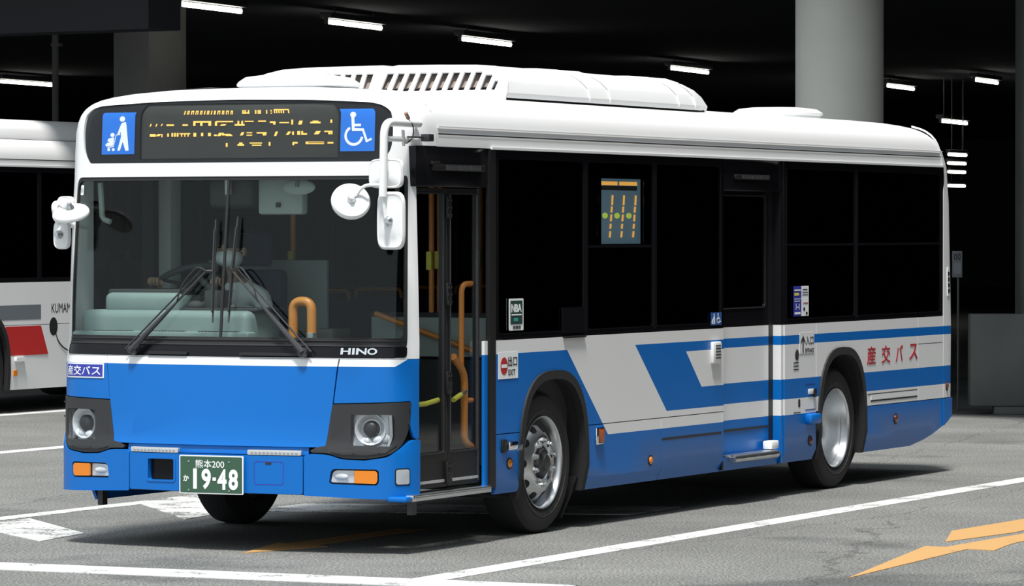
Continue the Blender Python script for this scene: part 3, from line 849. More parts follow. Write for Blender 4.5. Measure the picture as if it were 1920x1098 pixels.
# front panels below the windscreen
FW = [((0, 1.145), (0, 1))]
cen = patch('front_panel', [[(-.757, .652), (.757, .652), (.818, 1.190), (-.818, 1.190)]], W, .004, .02, ['white', 'blue'], bus, lambda u, z: 0 if z > 1.145 else 1, True, FW)
cpR = rounded([(.826, 1.190), (.793, .921), (1.362, .936), (1.349, .785), (1.395, .702), (1.454, .706), (1.454, 1.190)], [0, 0, .02, .03, .03, 0, 0])
def cfn(u, z):
    u = abs(u)
    top = 1.145 if u < 1.22 else (1.145 + (u - 1.22) / .12 * .05)
    return 0 if z > top else 1
cR = patch('corner_panel', [cpR], W, 0, .02, ['white', 'blue'], bus, cfn, True, FW + [ln((1.22, 1.145), (1.34, 1.195))])
cpL = [(-a, b) for a, b in reversed(rounded([(.826, 1.190), (.793, .921), (1.362, .936), (1.349, .785), (1.395, .702), (1.75, .706), (1.75, 1.146), (1.275, 1.146), (1.275, 1.190)], [0, 0, .02, .03, .03, 0, 0, 0, 0]))]
cL = patch('corner_panel', [cpL], W, 0, .02, ['white', 'blue'], bus, lambda u, z: 0 if z > 1.145 else 1, True, FW)
lab = patch('company_label', [rect(-1.232, 1.050, -.842, 1.143)], W, .004, .003, 'picto_white', cL)
patch('label_field', [rect(-1.220, 1.058, -.851, 1.135)], W, .0052, .001, 'navy', cL)
text('label_lettering', '産交バス', W, -1.203, 1.066, -.868, 1.126, 'picto_white', cL, .0068, .001, .008, True)

# head lamps
BEZ = rounded([(.787, .915), (.748, .66), (.70, .655), (.655, .632), (.665, .620), (.77, .617), (.855, .588), (1.0, .583), (1.17, .604), (1.275, .662), (1.342, .77), (1.358, .930)], [.005, .01, .02, .015, .01, .03, .04, .05, .06, .06, .06, .02])
HL = rounded([(.905, .662), (1.20, .658), (1.225, .72), (1.215, .855), (.905, .852)], [.012, .05, .03, .03, .012])
def mir(p): return [(-a, b) for a, b in reversed(p)]
for sgn in (1, -1):
    f_ = (lambda p: p) if sgn > 0 else mir
    bz = patch('headlight_bezel', [f_(BEZ), f_(HL)], W, .006, .05, 'bezel', bus)
    patch('headlight_reflector', [f_(HL)], W, -.055, .01, 'reflector', bz)
    sh = patch('bezel_shelf', [f_(rounded([(.80, .640), (.78, .628), (.86, .608), (1.02, .606), (1.16, .625), (1.24, .672), (1.20, .650), (1.1, .642)], .01))], W, .012, .008, 'bezel', bz)
    cxx = sgn * 1.03
    c0 = W(cxx, .765, -.05); n_ = (W(cxx, .765, 0) - W(cxx, .765, -.05)).normalized()
    q_ = n_.to_track_quat('Z', 'Y').to_matrix()
    bm = bmesh.new(); lathe_bm(bm, [(-.02, .05), (.0, .085), (.03, .098), (.036, .098), (.032, .090), (.005, .075), (-.015, .045)], 'z', (0, 0, 0), 32)
    bm.transform(Matrix.Translation(c0) @ q_.to_4x4()); finish('lamp_bowl', bm, 'reflector', bz)
    bm = bmesh.new(); lathe_bm(bm, [(.0, .052), (.02, .050), (.033, .040), (.040, .02), (.042, .004)], 'z', (0, 0, 0), 28)
    bm.transform(Matrix.Translation(c0 + n_ * .002) @ q_.to_4x4()); finish('projector_lens', bm, 'steel_dark', bz)
    for dz, dx in ((-.07, .05), (-.075, -.03), (-.06, .12)):
        c1 = W(cxx + sgn * dx, .765 + dz, -.05)
        bm = bmesh.new(); lathe_bm(bm, [(0, .032), (.015, .030), (.028, .018), (.032, .004)], 'z', (0, 0, 0), 20)
        bm.transform(Matrix.Translation(c1) @ q_.to_4x4()); finish('lamp_bulb', bm, 'reflector', bz)
    patch('lamp_rib', [f_(rounded([(1.165, .66), (1.185, .66), (1.212, .72), (1.205, .852), (1.18, .852), (1.188, .72)], .008))], W, -.02, .02, 'alu', bz)
    patch('headlight_lens', [f_(HL)], W, .003, .004, 'clear', bz)
    for a, b in ((.93, .618), (1.11, .622), (1.325, .80), (1.335, .89)):
        c1 = W(sgn * a, b, .012); bm = bmesh.new(); bmesh.ops.create_icosphere(bm, subdivisions=1, radius=.006); bm.transform(Matrix.Translation(c1)); finish('screw', bm, 'steel_dark', bz)

# bumper
BE = [(.617, .598), (.655, .612), (.77, .609), (.855, .580), (1.0, .575), (1.17, .596), (1.278, .655), (1.35, .690), (1.40, .697), (1.454, .700), (1.454, .350), (1.38, .338), (1.0, .345), (.617, .360)]
BEr = rounded(BE[::-1], [.01, .04, .06, .03, .0, .03, .03, .05, .06, .05, .04, .03, .02, .01][::-1])
FOGc = rounded([(.785, .440), (.93, .437), (.93, .513), (.80, .513)], [.012, .004, .004, .03]); FOGo = rounded([(.936, .437), (1.085, .433), (1.098, .45), (1.098, .50), (1.085, .513), (.936, .513)], [.004, .01, .01, .01, .01, .004])
for sgn in (1, -1):
    f_ = (lambda p: p) if sgn > 0 else mir
    be = f_(BEr) if sgn > 0 else f_([(1.75 if a > 1.45 else a, b) for a, b in BEr])
    hol = rounded([(.776, .428), (1.09, .424), (1.108, .44), (1.108, .512), (1.09, .522), (.790, .522)], [.02, .01, .01, .01, .01, .03])
    bp_ = patch('bumper_end', [be, f_(hol)], W, .010, .05, 'blue', bus)
    patch('lamp_housing', [f_(hol)], W, -.018, .01, 'black', bp_)
    patch('fog_reflector', [f_(FOGc)], W, -.008, .006, 'reflector', bp_)
    bm = bmesh.new(); c1 = W(sgn * .85, .475, -.004)
    bmesh.ops.create_uvsphere(bm, u_segments=16, v_segments=8, radius=1); bm.transform(Matrix.Translation(c1) @ Matrix.Diagonal((.05, .012, .02, 1))); finish('fog_bulb', bm, 'reflector', bp_)
    patch('fog_lens', [f_(FOGc)], W, .010, .003, 'clear', bp_)
    patch('turn_lens', [f_(FOGo)], W, .010, .014, 'orange_lens', bp_)
    patch('bumper_lip', [f_([(.62, .362), (1.0, .350), (1.38, .344), (1.44, .352), (1.44, .347), (1.38, .336), (1.0, .342), (.62, .356)])], W, .013, .006, 'blue', bp_)
sq = patch('side_lamp', [rect(1.222, .423, 1.342, .527, .022)], W, .0125, .006, 'black', bus)
patch('side_reflector', [rect(1.230, .430, 1.334, .520, .018)], W, .0145, .003, 'reflector', sq)
patch('side_lens', [rect(1.228, .428, 1.336, .522, .02)], W, .020, .004, 'clear', sq)
hole = rect(-.468, .430, -.277, .560, .012)
bc = patch('bumper_centre', [rounded([(-.610, .366), (.610, .362), (.610, .596), (-.610, .596)], .015), hole], W, .010, .05, 'blue', bus)
patch('tow_recess', [rect(-.47, .428, -.275, .562, .01)], W, -.05, .01, 'black', bc)
patch('recess_rim', [rect(-.480, .418, -.265, .572, .02), hole], W, .014, .006, 'blue', bc)
patch('recess_shield', [rect(-.465, .433, -.280, .557, .01)], W, -.02, .004, 'black_gloss', bc)
fl = rect(.292, .420, .482, .557, .018)
patch('tow_flap_gap', [rect(.288, .416, .486, .561, .02), rect(.293, .421, .481, .556, .017)], W, .0108, .002, 'navy', bc)
patch('flap_notch', [rect(.365, .541, .405, .556, .005)], W, .0118, .002, 'ink', bc)
patch('bumper_ledge', [rect(-.64, .601, .64, .650)], W, -.012, .02, 'blue', bus)
for u0, u1 in ((-.600, -.245), (.245, .600)):
    sp = patch('step_plate', [rect(u0, .600, u1, .630, .006)], W, .012, .03, 'alu_dull', bus)
    for k in range(12):
        uu = u0 + .03 + k * (u1 - u0 - .06) / 11
        patch('tread_stud', [circle(uu, .615, .008, 8, .005)], W, .015, .003, 'alu', sp)

# number plate
PLT = lambda a, b, off=0.0: Vector((a, -.030 - off, b))
pl = patch('number_plate', [rect(-.218, .353, .232, .590, .008)], PLT, .004, .008, 'picto_white', bus, None, False)
patch('plate_field', [rect(-.211, .360, .225, .583, .006)], PLT, .0055, .001, 'plate_green', pl, None, False)
text('plate_region', '熊本200', PLT, -.104, .512, .100, .564, 'picto_white', pl, .007, .001, .004)
text('plate_kana', 'か', PLT, -.189, .428, -.150, .467, 'picto_white', pl, .007, .001, .02)
wrap('plate_digit', poly_bm([[rect(-.119, .383, -.093, .508, .002)]]), PLT, .007, .001, 'picto_white', pl, None, False)
for ch, a0, a1 in (('9', -.060, .006), ('4', .052, .117), ('8', .131, .197)):
    text('plate_digit', ch, PLT, a0, .381, a1, .508, 'picto_white', pl, .007, .001, .035)
wrap('plate_dash', poly_bm([[rect(.018, .436, .042, .456, .002)]]), PLT, .007, .001, 'picto_white', pl, None, False)
for a, b in ((-.15, .552), (.135, .552), (-.15, .375), (.135, .375)):
    wrap('plate_bolt', poly_bm([[circle(a, b, .006, 8)]]), PLT, .009, .004, 'alu', pl, None, False)
box('plate_bracket', -.16, .17, -.032, .04, .40, .56, 'black', bus)
for x in (-1.03, 1.17): box('ground_sensor', x, x + .035, .34, .40, .235, .345, 'steel_dark', bus)
# ---- front folding door (kerb side)
XD = 1.205
fd = box('door_header', 1.12, 1.236, .335, 1.338, 2.245, 2.494, 'black_gloss', bus, .004)
lm = box('door_lamp', 1.236, 1.262, .53, 1.26, 2.345, 2.385, 'black', bus, .006)
for k in range(3): box('lamp_lens', 1.262, 1.265, .70 + k * .17, .85 + k * .17, 2.350, 2.378, 'alu', lm)
box('door_sensor', 1.236, 1.262, .52, .62, 2.380, 2.402, 'black', lm, .004)
def leaf(y0, y1):
    d = patch('door_leaf', [rect(y0, .385, y1, 2.238), rect(y0 + .030, .600, y1 - .030, 2.205, .012)], SIDE(XD), 0, .035, 'black', bus, None, False)
    patch('door_glass', [rect(y0 + .028, .598, y1 - .028, 2.207, .012)], SIDE(XD), -.014, .005, 'doorglass', d, None, False)
    patch('glass_seal', [rect(y0 + .024, .594, y1 - .024, 2.211, .014), rect(y0 + .034, .604, y1 - .034, 2.201, .01)], SIDE(XD), .004, .006, 'steel_dark', d, None, False)
    for k in range(4):
        w_ = (y1 - y0 - .04) / 4
        patch('tread_edge', [rect(y0 + .02 + k * w_, .415, y0 + .02 + (k + 1) * w_ - .012, .432)], SIDE(XD), .006, .006, 'alu_dull', d, None, False)
    return d
d1 = leaf(.350, .805); d2 = leaf(.835, 1.285)
for z in (.47, 1.03, 1.58, 2.12):
    h_ = box('door_hinge', 1.205, 1.228, .790, .850, z - .07, z + .07, 'black', bus, .006)
    for k in range(3):
        for y in (.803, .837): box('hinge_bolt', 1.226, 1.232, y - .008, y + .008, z - .055 + k * .045, z - .04 + k * .045, 'steel_dark', h_)
box('door_post', 1.17, 1.203, .806, .834, .385, 2.238, 'rubber', bus)
tube('door_rod', [(1.222, .835, .60), (1.222, .835, 2.20)], .006, 'steel_dark', bus, 8)
tube('door_shaft', [(1.20, 1.262, .40), (1.20, 1.262, 2.24)], .014, 'steel_dark', bus, 10)
# orange handrails on the rear leaf, yellow guard bars
tube('door_handrail', [(1.165, 1.275, 1.640), (1.145, 1.150, 1.640), (1.145, 1.145, 1.10)], .018, 'pole', bus, 12, .07)
tube('door_handrail', [(1.150, 1.020, 1.185), (1.150, 1.185, 1.075), (1.150, 1.175, .645), (1.165, 1.275, .600)], .024, 'pole', bus, 12, .08)
tube('door_bracket', [(1.15, 1.19, .905), (1.17, 1.27, .905)], .016, 'pole', bus, 10)
tube('guard_bar', [(1.165, .42, .905), (1.165, .60, .905), (1.165, .80, .925)], .016, 'yellow', bus, 10)
tube('guard_bar', [(1.165, .99, .915), (1.165, 1.10, .945)], .016, 'yellow', bus, 10)
tube('guard_clip', [(1.165, 1.10, .945), (1.16, 1.18, .965)], .013, 'alu', bus, 10)
st = box('door_step', 1.10, 1.268, .235, 1.335, .322, .362, 'alu', bus, .006)
for k in range(3): box('step_rib', 1.268, 1.270, .26, 1.32, .328 + k * .011, .332 + k * .011, 'alu_dull', st)
box('step_end', 1.12, 1.262, .150, .235, .322, .355, 'blue', bus, .01)

# ---- recessed middle door
XM = 1.176
ML = patch('middle_door', [[(5.225, .355), (6.235, .355), (6.235, 1.277), (5.225, 1.277)]], SIDE(XM), 0, .03, ['white', 'blue'], bus, livery, False, LIV_CUTS[1:])
patch('door_frame', [[(5.225, 1.281), (6.235, 1.281), (6.235, 2.26), (5.225, 2.26)], rect(5.30, 1.415, 6.16, 2.225, .035)], SIDE(XM), 0, .03, 'black_gloss', ML, None, False)
patch('door_glass', [rect(5.297, 1.412, 6.163, 2.228, .035)], SIDE(XM), -.006, .005, 'tint', ML, None, False)
patch('glass_seal', [rect(5.292, 1.407, 6.168, 2.233, .04), rect(5.302, 1.417, 6.158, 2.223, .034)], SIDE(XM), .004, .006, 'steel_dark', ML, None, False)
patch('door_edge', [rect(6.237, .355, 6.312, 2.26)], SIDE(XM), .004, .03, 'black', ML, None, False)
# forward-facing return of the body behind the recess, in the same stripes
RT = lambda x, z, off=0.0: Vector((x, 6.316 - off, z))
patch('door_return', [[(1.150, .26), (1.243, .26), (1.243, 1.277), (1.150, 1.277)]], RT, 0, .03, ['white', 'blue'], bus, lambda x, z: livery(6.3, z), False, LIV_CUTS[1:])
patch('door_return', [[(1.150, 1.281), (1.243, 1.281), (1.243, 2.49), (1.150, 2.49)]], RT, 0, .03, 'black_gloss', bus, None, False)
patch('pillar_cover', [rect(6.347, .25, 6.380, 2.492)], SK(), -.002, .03, 'black', bus, None, False)
FT = lambda x, z, off=0.0: Vector((-x, 5.208 + off, z))
patch('door_return', [[(-1.243, .26), (-1.150, .26), (-1.150, 2.49), (-1.243, 2.49)]], FT, 0, .02, 'black', bus, None, False)
patch('sill_panel', [[(5.212, .25), (6.312, .25), (6.312, .345), (5.212, .345)]], SK(), 0, .06, 'blue', bus, None, False, LIV_CUTS[:1])
hd = box('door_header', 1.15, 1.240, 5.212, 6.345, 2.262, 2.494, 'black_gloss', bus, .004)
l2 = box('door_lamp', 1.240, 1.262, 5.40, 6.05, 2.345, 2.380, 'black', bus, .006)
for k in range(3): box('lamp_lens', 1.262, 1.265, 5.52 + k * .175, 5.68 + k * .175, 2.350, 2.374, 'alu', l2)
s2 = tube('door_step', [(1.275, 5.30, .335), (1.275, 6.14, .335)], .030, 'alu', bus, 14)
box('step_plate', 1.20, 1.285, 5.24, 6.16, .347, .364, 'alu', s2, .003)
for k in range(4): box('step_slot', 1.303, 1.307, 5.38 + k * .20, 5.48 + k * .20, .336, .343, 'ink', s2)
box('step_bracket', 1.20, 1.275, 6.06, 6.20, .37, .43, 'picto_white', bus, .01)

# ---- things on the side panels
def oval(y, z, ry, rz, m, name, depth=.012):
    o = patch(name, [circle(y, z, ry + .010, 18, rz + .010)], SK(), .004, .004, 'black', bus, None, False)
    bm = bmesh.new(); bmesh.ops.create_uvsphere(bm, u_segments=16, v_segments=8, radius=1)
    bm.transform(Matrix.Translation((S + .004, y, z)) @ Matrix.Diagonal((depth, ry, rz, 1))); finish('lens', bm, m, o)
    return o
oval(1.640, .487, .030, .028, 'orange_lens', 'marker_lamp'); oval(3.895, .395, .028, .027, 'orange_lens', 'marker_lamp')
oval(6.90, .395, .034, .030, 'red_lens', 'marker_lamp'); oval(8.75, .485, .036, .034, 'red_lens', 'marker_lamp')
lp_ = box('turn_lamp', 1.240, 1.262, 1.515, 1.585, .560, .645, 'black', bus, .008)
box('lamp_lens', 1.258, 1.296, 1.560, 1.745, .566, .638, 'clear', lp_, .012); box('lamp_core', 1.258, 1.285, 1.570, 1.690, .575, .630, 'chrome', lp_, .008)
rf = box('reflector', 1.244, 1.262, 2.965, 3.085, .545, .660, 'chrome', bus, .008); box('reflector_lens', 1.260, 1.270, 3.000, 3.078, .553, .652, 'red_lens', rf, .006)
box('reflector_amber', 1.262, 1.2705, 3.002, 3.076, .556, .649, mat('amber_reflector', (0.42, 0.10, 0.02), .3), rf, .005)
ic = box('intercom', 1.240, 1.270, 4.965, 5.120, 1.028, 1.185, 'white', bus, .012)
for k in range(5): box('intercom_slot', 1.270, 1.273, 5.00, 5.09, 1.065 + k * .022, 1.073 + k * .022, 'bezel', ic)
# lock plates, handle ahead of the rear wheel
lk = box('hatch_lock', 1.243, 1.252, 6.86, 6.98, .745, .785, 'white', bus, .004); box('lock_cylinder', 1.250, 1.262, 6.95, 7.00, .72, .785, 'black', lk, .004)
patch('key_slot', [rect(6.655, .655, 6.695, .715, .015)], SK(), .002, .002, 'ink', bus, None, False)
patch('hatch_gap', [rect(6.56, .615, 6.70, .620)], SK(), .002, .002, 'ink', bus, None, False)
patch('hatch_gap', [rect(6.80, .628, 7.00, .633)], SK(), .002, .002, 'ink', bus, None, False)
patch('hatch_gap', [rect(6.80, .822, 7.00, .826)], SK(), .002, .002, 'navy', bus, None, False)
box('hatch_handle', 1.235, 1.300, 6.80, 7.015, .520, .600, 'blue', bus, .02)
# stickers and lettering
ST = SK()
ex = patch('exit_sign', [rect(1.472, 1.030, 1.764, 1.200)], ST, .003, .002, 'picto_white', bus, None, False)
patch('no_entry_disc', [circle(1.555, 1.112, .052, 24, .056)], ST, .0045, .001, 'red', ex, None, False)
patch('no_entry_bar', [rect(1.515, 1.101, 1.595, 1.123)], ST, .0058, .001, 'picto_white', ex, None, False)
text('exit_lettering', '出口', ST, 1.612, 1.108, 1.750, 1.172, 'ink', ex, .0045, .001, .015)
text('exit_lettering', 'EXIT', ST, 1.618, 1.052, 1.722, 1.088, 'ink', ex, .0045, .001, .012)
en = patch('entrance_sign', [rect(6.680, 1.055, 6.975, 1.210)], ST, .003, .002, 'white', bus, None, False)
patches('arrow_symbol', [[[(6.735, 1.06), (6.755, 1.06), (6.755, 1.155), (6.790, 1.125), (6.790, 1.145), (6.745, 1.19), (6.700, 1.145), (6.700, 1.125), (6.735, 1.155)]]], ST, .0045, .001, 'ink', en, False)
text('entrance_lettering', '入口', ST, 6.800, 1.118, 6.960, 1.182, 'ink', en, .0045, .001, .008)
text('entrance_lettering', 'ENTRANCE', ST, 6.790, 1.060, 6.965, 1.092, 'ink', en, .0045, .001, .010)
ca = patch('card_reader', [circle(6.620, 1.048, .030, 16, .040)], ST, .008, .008, 'bezel', bus, None, False)
for k in range(3): patch('notice_line', [rect(6.56, .935 + k * .025, 6.66, .943 + k * .025)], ST, .002, .001, 'ink', ca, None, False)
nb = patch('company_sticker', [rect(1.632, 1.335, 1.848, 1.540, .012)], ST, .002, .002, 'picto_white', bus, None, False)
patch('sticker_field', [rect(1.652, 1.375, 1.830, 1.526, .006)], ST, .0035, .001, mat('sticker_green', (.02, .06, .05), .4), nb, None, False)
text('sticker_lettering', 'NBA', ST, 1.662, 1.452, 1.815, 1.505, 'picto_white', nb, .005, .001, .03)
patch('sticker_rule', [rect(1.665, 1.432, 1.815, 1.440)], ST, .005, .001, 'picto_white', nb, None, False)
patch('sticker_rule', [rect(1.70, 1.395, 1.76, 1.415)], ST, .005, .001, mat('teal_print', (.05, .35, .32), .4), nb, None, False)
text('sticker_lettering', '禁煙車', ST, 1.685, 1.343, 1.805, 1.366, 'ink', nb, .005, .001, .02)
ws_ = patch('access_sticker', [rect(4.965, 1.302, 5.160, 1.392, .004)], ST, .003, .002, mat('sticker_blue', (.02, .10, .36), .4), bus, None, False)
patches('stroller_symbol', stroller((4.965, 1.302, 5.055, 1.392)), ST, .0045, .001, 'picto_white', ws_, False)
patches('wheelchair_symbol', chair((5.058, 1.302, 5.160, 1.392)), ST, .0045, .001, 'picto_white', ws_, False)
po = patch('fare_poster', [rect(6.555, 1.335, 6.710, 1.560)], ST, .003, .002, 'navy', bus, None, False)
patch('poster_half', [rect(6.712, 1.335, 6.860, 1.560)], ST, .003, .002, 'picto_white', po, None, False)
for k, (a0, a1, z0, z1, m_) in enumerate(((6.57, 6.695, 1.525, 1.535, 'picto_white'), (6.57, 6.66, 1.490, 1.510, 'yellow'), (6.57, 6.70, 1.462, 1.467, 'picto_white'), (6.57, 6.68, 1.446, 1.451, 'picto_white'), (6.60, 6.67, 1.400, 1.406, 'picto_white'), (6.60, 6.606, 1.385, 1.43, 'picto_white'), (6.664, 6.67, 1.385, 1.43, 'picto_white'), (6.575, 6.69, 1.350, 1.366, 'picto_white'),
                                          (6.74, 6.83, 1.530, 1.538, 'ink'), (6.73, 6.845, 1.510, 1.515, 'ink'), (6.73, 6.845, 1.492, 1.497, 'ink'), (6.75, 6.775, 1.425, 1.436, 'red'), (6.79, 6.815, 1.425, 1.436, 'ink'), (6.825, 6.845, 1.425, 1.436, 'red'), (6.75, 6.785, 1.375, 1.40, 'ink'), (6.80, 6.835, 1.345, 1.365, 'ink'))):
    patch('poster_print', [rect(a0, z0, a1, z1)], ST, .0045, .001, m_, po, None, False)
tx_ = empty('company_lettering', (0, 0, 0), bus)
for ch, a0, a1, z0, z1 in (('産', 8.105, 8.295, .930, 1.072), ('交', 8.430, 8.625, .933, 1.072), ('バ', 8.745, 8.910, .938, 1.068), ('ス', 9.060, 9.250, .942, 1.070)):
    text('letter', ch, ST, a0, z0, a1, z1, 'red', tx_, .003, .002, .010)
oval(9.955, .705, .020, .030, 'red_lens', 'marker_lamp')

# ---- wipers
def wiper(pu, pz, tu, tz, b0, b1, lean):
    piv = W(pu, pz, .03)
    w = bmesh.new()
    dirx = 1 if tu > pu else -1
    p0, p1 = W(pu, pz, .055), W(tu, tz, .050)
    tube_bm(w, [p0, p0.lerp(p1, .06), p0.lerp(p1, .42), p0.lerp(p1, .60), p1], [.020, .020, .014, .008, .007], 8)
    lathe_bm(w, [(-.03, .030), (-.005, .032), (.045, .026)], 'y', W(pu, pz, .0) + Vector((0, -.03, 0)), 16)
    root = finish('wiper', w, 'wiper', bus)
    o = W(pu + lean, pz + .005, .045); e = W(tu + lean * .7, tz + .01, .045)
    tube('parallel_arm', [o, e], .006, 'wiper', root, 8)
    tube('wash_hose', bendpath([W(pu + (tu - pu) * .62, pz + (tz - pz) * .62, .06), W(pu + (tu - pu) * .80 + lean, pz + (tz - pz) * .86, .07), W(tu + lean * 1.2, tz + .03, .06), W(tu, tz, .055)], .05), .005, 'bezel', root, 6)
    q0, q1 = W(b0[0], b0[1], .018), W(b1[0], b1[1], .018)
    mid = q0.lerp(q1, .5)
    tube('blade', [q0, q0.lerp(q1, .2), q0.lerp(q1, .8), q1], [.005, .008, .008, .005], 'wiper', root, 8)
    tube('blade_spine', [q0.lerp(q1, .1) + Vector((0, -.012, 0)), mid + Vector((0, -.018, 0)), q0.lerp(q1, .9) + Vector((0, -.012, 0))], .007, 'steel_dark', root, 8)
    tube('blade_clip', [W(tu, tz, .05), mid + Vector((0, -.02, 0))], .010, 'steel_dark', root, 8)
wiper(-.605, 1.232, -.090, 1.725, (-.045, 1.405), (-.062, 2.045), -.05)
wiper(.600, 1.230, .090, 1.728, (.066, 1.408), (.094, 2.062), .05)

# ---- mirrors
def disc(name, c, n, rx, ry, m, parent, th=.03, rim='white', roll=0.0, sq=2.0):
    """shallow dish: back of a mirror with a rolled rim; n = outward normal of the back"""
    n = Vector(n).normalized()
    z = Vector((0, 0, 1)); s = z.cross(n).normalized(); t = n.cross(s)
    bm = bmesh.new(); N_ = 40
    prof = [(1.0, -.010), (1.02, .0), (1.0, .012), (.93, .022), (.88, .018), (.60, .030), (.30, .036), (.05, .038)]
    rings = []
    for f, h in prof:
        r = []
        for k in range(N_):
            a = 2 * PI * k / N_; ca, sa = math.cos(a), math.sin(a)
            d = (abs(ca) ** sq + abs(sa) ** sq) ** (-1 / sq)
            r.append(bm.verts.new(Vector(c) + (s * (rx * ca * d) + t * (ry * sa * d)) * f + n * h))
        rings.append(r)
    for A, B in zip(rings, rings[1:]):
        for k in range(N_): bm.faces.new((A[k], A[(k + 1) % N_], B[(k + 1) % N_], B[k]))
    bm.faces.new(rings[-1]); bm.faces.new(rings[0][::-1])
    o = finish(name, bm, m, parent, angle=50)
    bm = bmesh.new()
    r = [bm.verts.new(v.co - n * .0) for v in []]
    pts = []
    for k in range(N_):
        a = 2 * PI * k / N_; ca, sa = math.cos(a), math.sin(a); d = (abs(ca) ** sq + abs(sa) ** sq) ** (-1 / sq)
        pts.append(bm.verts.new(Vector(c) + (s * (rx * ca * d) + t * (ry * sa * d)) * .95 - n * .012))
    bm.faces.new(pts); finish('mirror_glass', bm, 'chrome', o)
    bm = bmesh.new(); lathe_bm(bm, [(0, .030), (.018, .028), (.03, .018), (.045, .016)], 'z', (0, 0, 0), 14)
    q = n.to_track_quat('Z', 'Y').to_matrix().to_4x4(); bm.transform(Matrix.Translation(Vector(c) + n * .03) @ q); finish('mirror_joint', bm, 'alu', o)
    return o
ma = tube('mirror_arm', [(1.235, .375, 2.630), (1.225, -.07, 2.630), (1.218, -.075, 2.18)], .025, 'white', bus, 14, .09)
tube('mirror_brace', [(1.232, .350, 2.530), (1.222, -.075, 2.530)], .016, 'white', ma, 12)
tube('mirror_stem', [(1.218, -.075, 2.18), (1.235, -.06, 2.00)], .010, 'white', ma, 10)
disc('wide_mirror', (1.205, .0, 2.320), (.05, -1, .05), .112, .088, 'white', bus, sq=5)
disc('long_mirror', (1.248, -.02, 2.035), (.0, -1, .0), .092, .172, 'white', bus, sq=5)
tube('mirror_arm', [(1.215, -.075, 2.25), (1.10, -.11, 2.25), (1.045, -.12, 2.165)], .011, 'white', bus, 10, .05)
disc('round_mirror', (1.020, -.115, 2.150), (.50, -.72, .45), .118, .118, 'white', bus)
# little camera with its bracket and wires
cmr = box('side_camera', 1.265, 1.325, .335, .405, 2.520, 2.565, 'steel_dark', bus, .006)
tube('camera_rod', [(1.245, .20, 2.545), (1.29, .37, 2.545)], .005, 'steel_dark', cmr, 6)
tube('camera_wire', bendpath([(1.24, .20, 2.66), (1.26, .25, 2.62), (1.25, .27, 2.55), (1.24, .20, 2.50), (1.22, .16, 2.53)], .03), .004, 'steel_dark', cmr, 6)
tube('camera_clip', [(1.245, .14, 2.585), (1.24, .16, 2.49)], .010, 'alu_dull', cmr, 8)
tube('wire_plug', [(1.24, .185, 2.69), (1.245, .215, 2.655)], .012, mat('brown_plug', (.25, .14, .10), .6), cmr, 8)
# mirrors of the driver's side
ml = tube('mirror_arm', [(-1.185, .36, 2.145), (-1.155, .01, 2.145), (-1.150, .06, 2.02), (-1.195, .33, 2.01)], .020, 'white', bus, 12, .06)
disc('wide_mirror', (-1.115, .10, 2.105), (-.1, -1, .05), .062, .085, 'white', bus, sq=5)
disc('long_mirror', (-1.135, .09, 1.950), (-.05, -1, .0), .058, .090, 'white', bus, sq=4)
disc('round_mirror', (-1.005, -.02, 2.080), (.05, -.45, .9), .118, .11, 'white', bus)
tube('mirror_stem', [(-1.12, .03, 2.145), (-1.03, -.05, 2.125)], .010, 'white', ml, 8)
box('side_camera', -1.33, -1.245, .62, .74, 2.575, 2.625, 'steel_dark', bus, .006)

